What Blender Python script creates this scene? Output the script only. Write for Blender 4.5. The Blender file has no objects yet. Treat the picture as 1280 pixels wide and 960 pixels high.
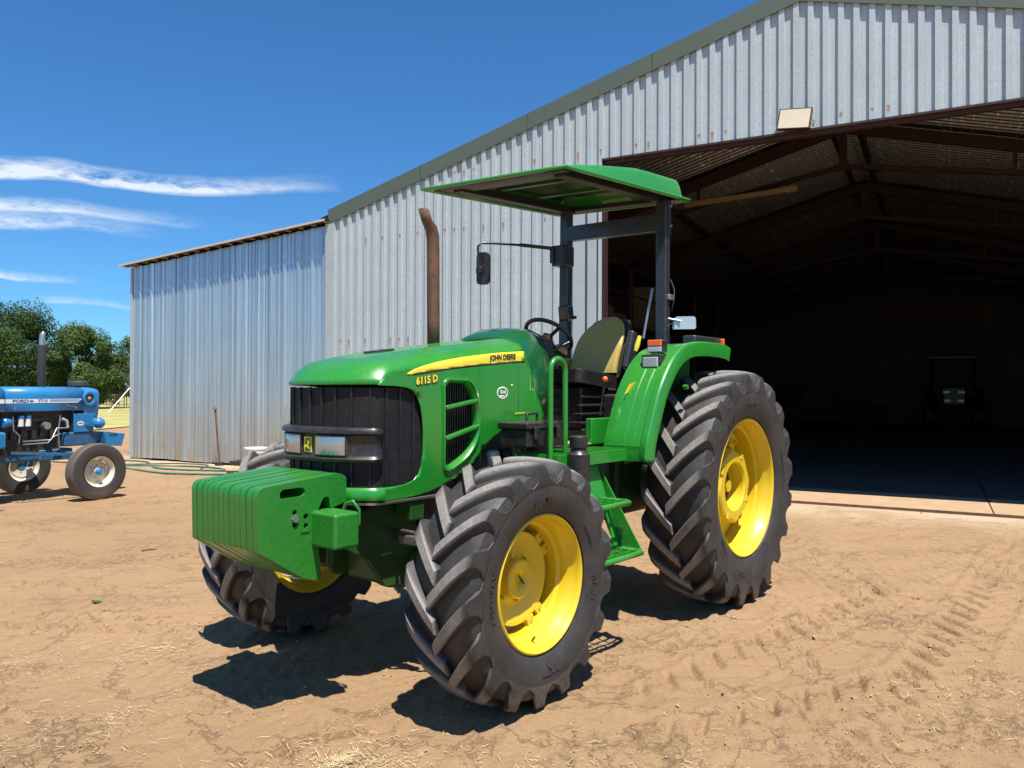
import bpy, bmesh, math, random
import numpy as np
from mathutils import Vector, Matrix, geometry, noise
random.seed(7); np.random.seed(7)
R = math.radians; PI = math.pi
sc = bpy.context.scene
COL = sc.collection

# ---------------------------------------------------------------- camera
cam_d = bpy.data.cameras.new('camera'); cam = bpy.data.objects.new('camera', cam_d); COL.objects.link(cam)
cam_d.sensor_width = 36; cam_d.lens = 982.8/1280*36; cam_d.clip_start = .05; cam_d.clip_end = 3000
_y, _p, _r = -2.4535, .0075, .0037
_d = Vector((math.cos(_y)*math.cos(_p), math.sin(_y)*math.cos(_p), math.sin(_p)))
_rt = Vector((math.sin(_y), -math.cos(_y), 0)); _u = _rt.cross(_d)
_r2 = _rt*math.cos(_r)+_u*math.sin(_r); _u2 = _u*math.cos(_r)-_rt*math.sin(_r)
cam.matrix_world = Matrix(((_r2.x, _u2.x, -_d.x, 3.008), (_r2.y, _u2.y, -_d.y, 3.3304), (_r2.z, _u2.z, -_d.z, 1.5265), (0, 0, 0, 1)))
sc.camera = cam

# ---------------------------------------------------------------- sky, clouds, sun, exposure
SUN = Vector((.2, .35, 1.0)).normalized()
SKY_STRENGTH = .065
w = bpy.data.worlds.new('World'); sc.world = w; w.use_nodes = True
nt = w.node_tree; N_ = nt.nodes; L_ = nt.links
for n in list(N_): N_.remove(n)
wo = N_.new('ShaderNodeOutputWorld'); bg = N_.new('ShaderNodeBackground'); bg.inputs[1].default_value = SKY_STRENGTH
sky = N_.new('ShaderNodeTexSky'); sky.sky_type = 'NISHITA'; sky.sun_disc = False
sky.sun_elevation = math.asin(SUN.z); sky.sun_rotation = math.atan2(SUN.x, SUN.y)
sky.altitude = 1200; sky.air_density = 1.1; sky.dust_density = .35; sky.ozone_density = 2.2
def wmath(op, a, b=None, c=None, clamp=False):
    n = N_.new('ShaderNodeMath'); n.operation = op; n.use_clamp = clamp
    for i, v in enumerate((a, b, c)):
        if v is None: continue
        if isinstance(v, (int, float)): n.inputs[i].default_value = v
        else: L_.new(v, n.inputs[i])
    return n.outputs[0]
tc = N_.new('ShaderNodeTexCoord'); sx = N_.new('ShaderNodeSeparateXYZ'); L_.new(tc.outputs['Generated'], sx.inputs[0])
az = wmath('ARCTAN2', sx.outputs[1], sx.outputs[0]); el = wmath('ARCSINE', sx.outputs[2])
def cloud_noise(scale_az, scale_el, nscale, detail, rough, off, dist=.6):
    cx = N_.new('ShaderNodeCombineXYZ'); L_.new(wmath('MULTIPLY', az, scale_az), cx.inputs[0]); L_.new(wmath('MULTIPLY', el, scale_el), cx.inputs[1]); cx.inputs[2].default_value = off
    n = N_.new('ShaderNodeTexNoise'); n.inputs['Scale'].default_value = nscale; n.inputs['Detail'].default_value = detail; n.inputs['Roughness'].default_value = rough; n.inputs['Distortion'].default_value = dist
    L_.new(cx.outputs[0], n.inputs['Vector']); return n.outputs['Fac']
wisp = cloud_noise(2.2, 11, 4.0, 9, .62, 3.3)
wob = cloud_noise(1.0, 1.0, 5.0, 3, .5, 8.1, 0)
fine = cloud_noise(5, 16, 6.0, 7, .68, 1.1, .35)
def streak(a0, e0, a1, e1, width, strength, taper=1.0):
    """a thin cirrus streak between two directions (azimuth, elevation in degrees)"""
    a0, e0, a1, e1 = map(R, (a0, e0, a1, e1))
    t = wmath('DIVIDE', wmath('SUBTRACT', az, a0), a1-a0)
    ec = wmath('MULTIPLY_ADD', t, e1-e0, e0)
    ec = wmath('ADD', ec, wmath('MULTIPLY', wmath('SUBTRACT', wob, .5), R(2.4)))
    dd = wmath('SUBTRACT', el, ec)
    up = wmath('MULTIPLY', wmath('GREATER_THAN', dd, 0), 1.0)
    wd = wmath('MULTIPLY_ADD', up, R(width)*.9, R(width)*.45)
    g = wmath('SUBTRACT', 1, wmath('DIVIDE', wmath('ABSOLUTE', dd), wd), clamp=True)
    ends = wmath('MULTIPLY', wmath('MULTIPLY', t, 6, clamp=True), wmath('MULTIPLY', wmath('SUBTRACT', 1, t), 2.2, clamp=True), clamp=True)
    s = wmath('MULTIPLY', wmath('MULTIPLY', g, ends), strength)
    k = wmath('MULTIPLY', wmath('SUBTRACT', wmath('ADD', wmath('MULTIPLY', wisp, .6), wmath('MULTIPLY', fine, .75)), .50), 4.2, clamp=True)
    return wmath('MULTIPLY', s, k)
CLOUDS = [(-99, 12.3, -128.5, 13.9, .80, 1.7), (-96, 10.6, -119.5, 11.0, .6, 1.2), (-96, 9.5, -117, 10.2, .8, 1.1), (-100, 6.9, -112.8, 6.5, .40, 1.3), (-109, 5.3, -116, 4.9, .35, .5), (-60, 14, -97, 12.2, 2.4, 1.4), (-20, 22, -60, 16, 4.0, 1.1), (60, 16, 110, 21, 5.0, 1.0), (120, 30, 150, 24, 5.0, .8)]
tot = None
for cdat in CLOUDS:
    s = streak(*cdat); tot = s if tot is None else wmath('MAXIMUM', tot, s)
veil = wmath('MULTIPLY', wmath('MULTIPLY', wmath('SUBTRACT', wisp, .55), 1.2, clamp=True), wmath('SUBTRACT', 1, wmath('DIVIDE', wmath('ABSOLUTE', wmath('SUBTRACT', el, R(9))), R(9)), clamp=True))
tot = wmath('ADD', tot, wmath('MULTIPLY', veil, .10), clamp=True)
tint = N_.new('ShaderNodeMixRGB'); tint.blend_type = 'MULTIPLY'; tint.inputs[0].default_value = 1; tint.inputs[2].default_value = (.44, .92, 1.34, 1)
L_.new(sky.outputs[0], tint.inputs[1])
mx = N_.new('ShaderNodeMixRGB'); L_.new(wmath('MULTIPLY', tot, .85), mx.inputs[0]); L_.new(tint.outputs[0], mx.inputs[1]); mx.inputs[2].default_value = (8.6, 9.2, 9.8, 1)
L_.new(mx.outputs[0], bg.inputs[0]); L_.new(bg.outputs[0], wo.inputs[0])

sl = bpy.data.lights.new('sun', 'SUN'); sl.energy = 5.0; sl.angle = R(.53); sl.color = (1, .955, .88)
so = bpy.data.objects.new('sun', sl); COL.objects.link(so); so.rotation_euler = SUN.to_track_quat('Z', 'Y').to_euler(); so.location = (0, 0, 30)
sc.view_settings.view_transform = 'Standard'; sc.view_settings.look = 'None'; sc.view_settings.exposure = 0.75; sc.view_settings.gamma = 1
sc.render.engine = 'CYCLES'; sc.cycles.max_bounces = 6; sc.cycles.diffuse_bounces = 3; sc.cycles.glossy_bounces = 3; sc.cycles.transmission_bounces = 4
sc.cycles.sample_clamp_indirect = 4

# ---------------------------------------------------------------- materials
class NB:
    """small node builder for procedural materials"""
    def __init__(s, name):
        s.m = bpy.data.materials.new(name); s.m.use_nodes = True; s.t = s.m.node_tree
        s.b = s.t.nodes['Principled BSDF']; s.tc = s.t.nodes.new('ShaderNodeTexCoord')
    def new(s, t): return s.t.nodes.new(t)
    def set(s, inp, v):
        if isinstance(v, (int, float, tuple)): inp.default_value = v
        else: s.t.links.new(v, inp)
    def math(s, op, a, b=None, clamp=False):
        n = s.new('ShaderNodeMath'); n.operation = op; n.use_clamp = clamp
        s.set(n.inputs[0], a)
        if b is not None: s.set(n.inputs[1], b)
        return n.outputs[0]
    def noise(s, scale, detail=4, rough=.55, vec=None, dist=0):
        n = s.new('ShaderNodeTexNoise'); n.inputs['Scale'].default_value = scale; n.inputs['Detail'].default_value = detail; n.inputs['Roughness'].default_value = rough; n.inputs['Distortion'].default_value = dist
        s.t.links.new(vec or s.tc.outputs['Object'], n.inputs['Vector']); return n.outputs['Fac']
    def vor(s, scale, vec=None, feature='F1', out='Distance'):
        n = s.new('ShaderNodeTexVoronoi'); n.feature = feature; n.inputs['Scale'].default_value = scale
        s.t.links.new(vec or s.tc.outputs['Object'], n.inputs['Vector']); return n.outputs[out]
    def ramp(s, f, pts):
        n = s.new('ShaderNodeValToRGB'); s.set(n.inputs[0], f); e = n.color_ramp.elements
        while len(e) < len(pts): e.new(.5)
        for i, (p, c) in enumerate(pts):
            e[i].position = p; e[i].color = (c, c, c, 1) if isinstance(c, (int, float)) else tuple(c)+(1,)
        return n.outputs[0]
    def mix(s, f, a, b, mode='MIX'):
        n = s.new('ShaderNodeMixRGB'); n.blend_type = mode; s.set(n.inputs[0], f)
        for i, v in ((1, a), (2, b)):
            if isinstance(v, tuple): n.inputs[i].default_value = v+(1,) if len(v) == 3 else v
            elif isinstance(v, (int, float)): n.inputs[i].default_value = (v, v, v, 1)
            else: s.t.links.new(v, n.inputs[i])
        return n.outputs[0]
    def scale(s, vec, sx):
        n = s.new('ShaderNodeMapping'); n.inputs['Scale'].default_value = sx; s.t.links.new(vec, n.inputs['Vector']); return n.outputs[0]
    def bump(s, h, strength, dist=.01):
        n = s.new('ShaderNodeBump'); n.inputs['Strength'].default_value = strength; n.inputs['Distance'].default_value = dist
        s.set(n.inputs['Height'], h); s.t.links.new(n.outputs[0], s.b.inputs['Normal'])
    def sep(s, vec):
        n = s.new('ShaderNodeSeparateXYZ'); s.t.links.new(vec, n.inputs[0]); return n.outputs
    def pr(s, **k):
        for a, v in k.items():
            i = s.b.inputs[a.replace('_', ' ')]
            if isinstance(v, tuple) and len(v) == 3: v = v+(1,)
            s.set(i, v)
        return s.m

def paint(name, col, rough=.3, coat=.5, var=.12, dust=.12, dustcol=(.42, .29, .18), metallic=0, bump=.05, lowdust=0.0):
    b = NB(name)
    n1 = b.noise(3.5, 5, .6); n2 = b.noise(38, 4, .7)
    c = b.mix(n1, tuple(x*(1-var) for x in col), tuple(min(1, x*(1+var)) for x in col))
    geo = b.new('ShaderNodeNewGeometry'); nz = b.sep(geo.outputs['Normal'])[2]
    up = b.math('MULTIPLY', b.math('MAXIMUM', nz, 0), b.math('MULTIPLY', b.ramp(n1, [(.35, .25), (.7, 1)]), 1))
    d = b.math('MULTIPLY', b.math('ADD', b.math('MULTIPLY', up, .8), b.ramp(n2, [(.45, 0), (.75, .6)])), dust, clamp=True)
    if lowdust:
        pz = b.sep(geo.outputs['Position'])[2]
        d = b.math('ADD', d, b.math('MULTIPLY', b.math('SUBTRACT', 1, b.math('DIVIDE', pz, 1.0), clamp=True), b.math('MULTIPLY', b.ramp(n2, [(.3, .3), (.7, 1)]), lowdust)), clamp=True)
    c = b.mix(d, c, dustcol)
    r = b.math('ADD', b.math('MULTIPLY', n2, .12), b.math('ADD', rough-.06, b.math('MULTIPLY', d, .5)), clamp=True)
    b.pr(Base_Color=c, Roughness=r, Metallic=metallic, Coat_Weight=coat, Coat_Roughness=.12)
    if bump: b.bump(b.noise(60, 3, .6), bump, .002)
    return b.m
M = {}
M['green'] = paint('green_paint', (.010, .215, .017), .30, .6, .10, .10, lowdust=.05)
M['cast_green'] = paint('cast_iron_green', (.011, .175, .015), .42, .3, .18, .07, bump=.7, lowdust=.10)
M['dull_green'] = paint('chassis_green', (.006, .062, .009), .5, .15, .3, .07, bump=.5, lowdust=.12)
M['cowl_green'] = paint('cowl_green', (.006, .095, .030), .22, .7, .06, .03)
M['yellow'] = paint('yellow_paint', (.64, .45, .005), .40, .3, .10, .22, dustcol=(.36, .24, .09), lowdust=.10)
M['decal_yellow'] = paint('yellow_decal', (.80, .64, .04), .35, .3, .02, 0, bump=0)
M['decal_black'] = paint('black_decal', (.01, .01, .01), .35, .3, .02, 0, bump=0)
M['decal_white'] = paint('white_decal', (.78, .78, .76), .4, .2, .03, .05, bump=0)
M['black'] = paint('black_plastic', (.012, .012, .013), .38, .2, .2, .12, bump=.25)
M['frame_black'] = paint('charcoal_frame_paint', (.022, .026, .030), .33, .4, .15, .10, bump=.1)
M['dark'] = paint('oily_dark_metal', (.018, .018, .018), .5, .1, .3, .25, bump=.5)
M['vinyl'] = paint('olive_seat_vinyl', (.46, .35, .085), .45, .1, .15, .08, bump=.3)
M['blue'] = paint('blue_paint', (.010, .185, .43), .33, .35, .18, .12)
M['blue_dull'] = paint('faded_blue_paint', (.012, .10, .21), .5, .1, .35, .3, bump=.4)
M['cream'] = paint('cream_wheel_paint', (.62, .57, .46), .5, .1, .12, .35)
M['white'] = paint('white_plastic', (.75, .75, .72), .4, .1, .05, .1)
M['orange'] = paint('orange_lens', (.75, .13, .01), .2, .5, .1, .05)
M['hose'] = paint('green_hose', (.01, .14, .09), .4, .1, .1, .25)
M['fascia'] = paint('grey_green_flashing', (.085, .115, .085), .55, 0, .12, .2, dustcol=(.2, .2, .16))
M['red_oxide'] = paint('red_oxide_steel', (.030, .009, .008), .6, 0, .3, .15)
M['lamp_glass'] = paint('ribbed_lamp_glass', (.50, .53, .55), .18, 1.0, .15, .08, metallic=.35)
M['panel_grey'] = paint('grey_underside_panel', (.06, .064, .068), .55, .0, .2, .1)
M['rail_black'] = paint('black_canopy_rail', (.008, .009, .010), .5, .0, .2, .05)
M['wood'] = paint('weathered_timber', (.30, .22, .13), .8, 0, .3, .2, bump=.5)
M['carton'] = paint('brown_carton', (.13, .085, .045), .85, 0, .15, .1)
M['bark'] = paint('bark', (.075, .06, .045), .9, 0, .3, .1, bump=.8)
M['steel'] = paint('bare_steel', (.5, .5, .5), .35, 0, .15, .15, metallic=.9)
def rusty():
    b = NB('rusty_exhaust'); n = b.noise(9, 6, .7); n2 = b.noise(70, 4, .7)
    c = b.mix(b.ramp(n, [(.35, 0), (.65, 1)]), (.17, .075, .045), (.075, .04, .03)); c = b.mix(b.ramp(n2, [(.5, 0), (.8, .6)]), c, (.33, .17, .10))
    b.pr(Base_Color=c, Roughness=.75, Metallic=.2); b.bump(n2, .5, .003); return b.m
M['rust'] = rusty()
def rubber(name, base, dusty, Rt):
    b = NB(name); n = b.noise(5, 6, .65); n2 = b.noise(45, 5, .7); o = b.sep(b.tc.outputs['Object'])
    geo = b.new('ShaderNodeNewGeometry')
    c = b.mix(b.ramp(n, [(.40, 0), (.70, .55)]), base, tuple(x*.30 for x in dusty))
    rad = b.math('SQRT', b.math('ADD', b.math('MULTIPLY', o[0], o[0]), b.math('MULTIPLY', o[2], o[2])))
    worn = b.math('DIVIDE', b.math('SUBTRACT', rad, Rt-.024), .018, clamp=True)
    c = b.mix(b.math('MULTIPLY', worn, b.ramp(n2, [(.3, .55), (.6, 1)])), c, dusty)
    c = b.mix(b.math('MULTIPLY', b.ramp(n2, [(.55, 0), (.8, 1)]), .18), c, dusty)
    z = b.sep(geo.outputs['Position'])[2]
    c = b.mix(b.math('MULTIPLY', b.math('SUBTRACT', 1, b.math('DIVIDE', z, .16), clamp=True), b.ramp(n2, [(.35, .05), (.6, .6)])), c, (.30, .20, .12))
    b.pr(Base_Color=c, Roughness=b.math('ADD', .46, b.math('MULTIPLY', n2, .28)), Specular_IOR_Level=.5); b.bump(n2, .35, .003); return b.m
M['tyre'] = rubber('front_tyre_rubber', (.024, .022, .021), (.23, .21, .19), .600)
M['tyre_rear'] = rubber('rear_tyre_rubber', (.024, .022, .021), (.23, .21, .19), .8367)
M['tyre_grey'] = rubber('road_tyre_rubber', (.045, .041, .037), (.12, .10, .08), .395)
def lens():
    b = NB('lamp_glass'); v = b.noise(3, 2, .5)
    st = b.new('ShaderNodeTexWave'); st.inputs['Scale'].default_value = 40; b.t.links.new(b.tc.outputs['Object'], st.inputs['Vector'])
    b.pr(Base_Color=b.mix(v, (.28, .31, .33), (.45, .49, .52)), Roughness=.16, Metallic=.6, Coat_Weight=1.0, Coat_Roughness=.03); b.bump(st.outputs['Fac'], .25, .004); return b.m
M['lens'] = lens()
def grille_mat():
    b = NB('perforated_grille'); sc_ = b.scale(b.tc.outputs['Object'], (1, 1, 1)); v = b.vor(150, sc_)
    c = b.mix(b.ramp(v, [(.3, 0), (.5, 1)]), (.002, .002, .002), (.016, .014, .016)); n = b.noise(4, 4, .6)
    c = b.mix(b.math('MULTIPLY', b.ramp(n, [(.5, 0), (.75, 1)]), .12), c, (.10, .08, .065))
    b.pr(Base_Color=c, Roughness=.62, Specular_IOR_Level=.3); b.bump(v, .2, .002); return b.m
M['grille'] = grille_mat()
def galv(name, c0, c1, metallic, rough, rows, pitch, streaks, base_dirt, bmp=.25):
    b = NB(name); o = b.tc.outputs['Object']; s = b.sep(o)
    sp = b.vor(70 if metallic < .5 else 30, o, 'F1', 'Color'); bw = b.new('ShaderNodeRGBToBW'); b.t.links.new(sp, bw.inputs[0])
    n = b.noise(1.2, 4, .6); ns = b.noise(2.0, 5, .65, b.scale(o, (6, 1, .22)))
    sw_ = .6 if metallic < .5 else .2; c = b.mix(b.math('ADD', b.math('MULTIPLY', bw.outputs[0], sw_), b.math('MULTIPLY', n, 1-sw_)), c0, c1)
    c = b.mix(b.math('MULTIPLY', b.ramp(ns, [(.45, 0), (.75, 1)]), streaks), c, tuple(x*.72 for x in c0))
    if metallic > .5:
        reflect_streaks = b.noise(2.0, 3, .7, b.scale(o, (13, 1, .03))); c = b.mix(b.ramp(reflect_streaks, [(.36, .75), (.5, 0)]), c, (.20, .235, .26)); c = b.mix(b.ramp(reflect_streaks, [(.56, 0), (.68, .6)]), c, (.74, .84, .92))  # reflections off the ribbed profile painted in as pale and dark streaks
    if rows:
        idx = b.math('FLOOR', b.math('DIVIDE', s[0], pitch)); fx = b.math('SUBTRACT', b.math('DIVIDE', s[0], pitch), idx)
        wn = b.new('ShaderNodeTexWhiteNoise'); wn.noise_dimensions = '2D'; cx = b.new('ShaderNodeCombineXYZ'); b.t.links.new(idx, cx.inputs[0]); 
        m = None
        for i, rz in enumerate(rows):
            wn = b.new('ShaderNodeTexWhiteNoise'); wn.noise_dimensions = '2D'; cx = b.new('ShaderNodeCombineXYZ'); b.t.links.new(idx, cx.inputs[0]); cx.inputs[1].default_value = i*7.3
            b.t.links.new(cx.outputs[0], wn.inputs['Vector']); on = b.math('GREATER_THAN', wn.outputs['Value'], .58)
            dz = b.math('SUBTRACT', rz, s[2]); ln = b.math('MULTIPLY', b.math('SUBTRACT', wn.outputs['Value'], .45), .34)
            inz = b.math('MULTIPLY', b.math('GREATER_THAN', dz, -.012), b.math('SUBTRACT', 1, b.math('DIVIDE', dz, ln), clamp=True))
            inx = b.math('SUBTRACT', 1, b.math('DIVIDE', b.math('ABSOLUTE', b.math('SUBTRACT', fx, .15)), .14), clamp=True)
            k = b.math('MULTIPLY', b.math('MULTIPLY', inz, inx), on); m = k if m is None else b.math('MAXIMUM', m, k)
        nn = b.noise(45, 5, .75); m = b.math('MULTIPLY', b.math('MULTIPLY', m, b.ramp(nn, [(.34, 0), (.54, 1)])), 2.6, clamp=True)
        c = b.mix(m, c, (.36, .19, .085))
    if base_dirt:
        z = s[2]; nd = b.noise(1.5, 4, .6, b.scale(o, (2.5, 1, .4)))
        k = b.math('MULTIPLY', b.math('SUBTRACT', 1, b.math('DIVIDE', z, 1.1), clamp=True), b.ramp(nd, [(.42, .1), (.68, 1)]))
        c = b.mix(b.math('MULTIPLY', k, base_dirt, clamp=True), c, (.42, .33, .19))
    b.pr(Base_Color=c, Roughness=(b.math('ADD', rough-.08, b.math('MULTIPLY', b.ramp(ns, [(.3, 0), (.7, 1)]), .16)) if streaks else rough), Metallic=metallic); (b.bump(b.noise(5, 3, .5), bmp, .01) if bmp else None); return b.m
M['galv'] = galv('galvanised_cladding', (.335, .39, .395), (.575, .64, .645), .15, .5, [4.26, 2.43, .75, 5.22], .19, .35, .5)
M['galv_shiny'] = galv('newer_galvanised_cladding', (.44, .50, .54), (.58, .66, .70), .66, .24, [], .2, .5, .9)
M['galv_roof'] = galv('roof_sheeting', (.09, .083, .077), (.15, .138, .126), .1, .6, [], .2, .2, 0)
M['roof_under'] = galv('galvanised_roof_underside', (.15, .147, .142), (.16, .156, .15), .6, .35, [], .2, 0, 0, 0)
M['galv_trim'] = paint('galvanised_trim', (.42, .475, .475), .5, 0, .12, .06, metallic=.2)
def concrete():
    b = NB('dusty_concrete'); n = b.noise(1.3, 6, .65); n2 = b.noise(20, 5, .7)
    c = b.mix(n, (.34, .24, .15), (.50, .38, .26)); c = b.mix(b.math('MULTIPLY', b.ramp(n2, [(.4, 0), (.7, 1)]), .35), c, (.36, .23, .14))
    b.pr(Base_Color=c, Roughness=.85); b.bump(n2, .4, .006); return b.m
M['concrete'] = concrete()
def dirt():
    b = NB('dry_red_dirt'); o = b.tc.outputs['Object']
    n0 = b.noise(.35, 6, .65, o, .3); n1 = b.noise(1.6, 7, .65, o, .6); n2 = b.noise(12, 6, .7); n3 = b.noise(85, 4, .75)
    c = b.mix(b.ramp(n0, [(.3, 0), (.7, 1)]), (.30, .190, .102), (.37, .242, .134))
    c = b.mix(b.ramp(n1, [(.34, .22), (.58, 0)]), c, (.35, .215, .112))
    c = b.mix(b.ramp(n2, [(.3, .4), (.5, 0)]), c, (.29, .175, .095))
    c = b.mix(b.ramp(n3, [(.55, 0), (.8, .5)]), c, (.46, .305, .18))
    # crusty churned patches, dark crumbs and wheel scuffs
    crumb = b.ramp(b.noise(55, 6, .8), [(.44, 1), (.60, 0)])
    region = b.ramp(b.noise(.9, 5, .65, o, .3), [(.50, 0), (.62, 1)])
    def crack(scale, wd, dist):
        q = b.math('ABSOLUTE', b.math('SUBTRACT', b.noise(scale, 7, .62, o, dist), .5)); return b.math('SUBTRACT', 1, b.math('DIVIDE', q, wd), clamp=True)
    patch = b.math('MULTIPLY', b.math('MAXIMUM', crack(2.6, .020, .5), crack(6.5, .016, .8)), region)
    patch = b.math('MAXIMUM', patch, b.math('MULTIPLY', crack(1.1, .012, .4), .8))
    c = b.mix(b.math('MULTIPLY', region, .14), c, (.34, .225, .125)); c = b.mix(b.math('MULTIPLY', b.math('MULTIPLY', patch, b.math('ADD', crumb, .12)), .36, clamp=True), c, (.17, .11, .07))
    wv = b.new('ShaderNodeTexWave'); wv.inputs['Scale'].default_value = 3.1; wv.inputs['Distortion'].default_value = 5; wv.inputs['Detail'].default_value = 5; wv.inputs['Detail Scale'].default_value = 1.4; wv.inputs['Detail Roughness'].default_value = .65
    rot = b.new('ShaderNodeMapping'); rot.inputs['Rotation'].default_value = (0, 0, .9); b.t.links.new(o, rot.inputs['Vector']); b.t.links.new(rot.outputs[0], wv.inputs['Vector'])
    wm_ = b.ramp(b.noise(.5, 5, .6, b.scale(o, (1, 1.7, 1)), .5), [(.50, 0), (.60, 1)]); st = b.math('MULTIPLY', wv.outputs['Fac'], wm_)
    c = b.mix(b.math('MULTIPLY', b.ramp(wv.outputs['Fac'], [(.0, 1), (.45, 0)]), b.math('MULTIPLY', wm_, .08)), c, (.27, .18, .11))
    # pale dust close to the shed apron and dry ground far away
    s = b.sep(o); off = b.math('ADD', b.math('MULTIPLY', b.math('ADD', s[0], 7.788), .98145), b.math('MULTIPLY', b.math('ADD', s[1], .278), .19169))
    k = b.math('MULTIPLY', b.math('SUBTRACT', 1, b.math('DIVIDE', b.math('ABSOLUTE', b.math('SUBTRACT', off, .3)), 1.3), clamp=True), b.ramp(n1, [(.3, .2), (.6, 1)]))
    c = b.mix(b.math('MULTIPLY', k, .7), c, (.58, .46, .32))
    b.pr(Base_Color=c, Roughness=.95, Specular_IOR_Level=.15)
    b.bump(b.math('ADD', b.math('MULTIPLY', n3, .30), b.math('ADD', b.math('MULTIPLY', n2, .7), b.math('SUBTRACT', b.math('MULTIPLY', st, .35), b.math('MULTIPLY', b.math('MULTIPLY', patch, b.math('ADD', crumb, .1)), .17)))), 1.0, .035); return b.m
M['dirt'] = dirt()
M['floor_shade_dark'] = paint('shade_darkened_floor', (.075, .068, .060), .9, 0, .35, .1)  # shade inside the shed put into the slab colour
def grassmat():
    b = NB('dry_lawn'); n1 = b.noise(.25, 5, .6); n2 = b.noise(2.2, 5, .7)
    c = b.mix(b.ramp(n1, [(.35, 0), (.65, 1)]), (.20, .22, .05), (.42, .36, .12)); c = b.mix(b.ramp(n2, [(.45, 0), (.7, .7)]), c, (.42, .34, .14))
    b.pr(Base_Color=c, Roughness=.9); b.bump(n2, 1, .1); return b.m
M['lawn'] = grassmat()
def leaf(name, a, c_):
    b = NB(name); n = b.noise(.9, 4, .7); n2 = b.noise(9, 2, .6)
    c = b.mix(b.ramp(n, [(.35, 0), (.65, 1)]), a, c_); c = b.mix(b.math('MULTIPLY', n2, .4), c, tuple(x*.6 for x in a))
    b.pr(Base_Color=c, Roughness=.7, Specular_IOR_Level=.25)
    tr = b.new('ShaderNodeBsdfTranslucent'); b.t.links.new(c, tr.inputs[0]); ms = b.new('ShaderNodeMixShader'); ms.inputs[0].default_value = .25
    b.t.links.new(b.b.outputs[0], ms.inputs[1]); b.t.links.new(tr.outputs[0], ms.inputs[2]); b.t.links.new(ms.outputs[0], b.t.nodes['Material Output'].inputs[0]); return b.m
M['leaf_dark'] = leaf('dark_leaves', (.026, .056, .012), (.065, .115, .025))
M['leaf_mid'] = leaf('mid_green_leaves', (.045, .085, .016), (.105, .165, .04))
M['leaf_grey'] = leaf('grey_green_leaves', (.09, .10, .06), (.17, .18, .11))
M['floor_dusty_sunlit'] = paint('dusty_sunlit_threshold', (.37, .245, .14), .9, 0, .3, .3, bump=.5)  # dusty slabs, also painted paler where the sun reaches past the header
M['straw'] = paint('straw', (.50, .395, .22), .7, 0, .3, 0)
M['clod'] = paint('dirt_clod', (.38, .235, .14), .95, 0, .3, .2, bump=.8)

# ---------------------------------------------------------------- helpers
def tag(o, label=None, cat=None, group=None, kind=None):
    if label: o['label'] = label
    if cat: o['category'] = cat
    if group: o['group'] = group
    if kind: o['kind'] = kind
    return o
def empty(name, label, cat, loc=(0, 0, 0), rz=0, group=None):
    o = bpy.data.objects.new(name, None); COL.objects.link(o); o.location = loc; o.rotation_euler = (0, 0, rz); o.empty_display_size = .1
    return tag(o, label, cat, group)
def link(name, me, mat, parent=None, bevel=0, loc=None, solid=0, seg=2):
    o = bpy.data.objects.new(name, me); COL.objects.link(o)
    if mat is not None and len(me.materials) == 0: me.materials.append(mat)
    if parent is not None: o.parent = parent
    if loc is not None: o.location = loc
    if solid:
        md = o.modifiers.new('solid', 'SOLIDIFY'); md.thickness = abs(solid); md.offset = -1 if solid > 0 else 1; md.use_even_offset = True
    if bevel:
        md = o.modifiers.new('bevel', 'BEVEL'); md.width = bevel; md.segments = seg; md.limit_method = 'ANGLE'; md.angle_limit = R(35); md.harden_normals = True
    return o
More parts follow.
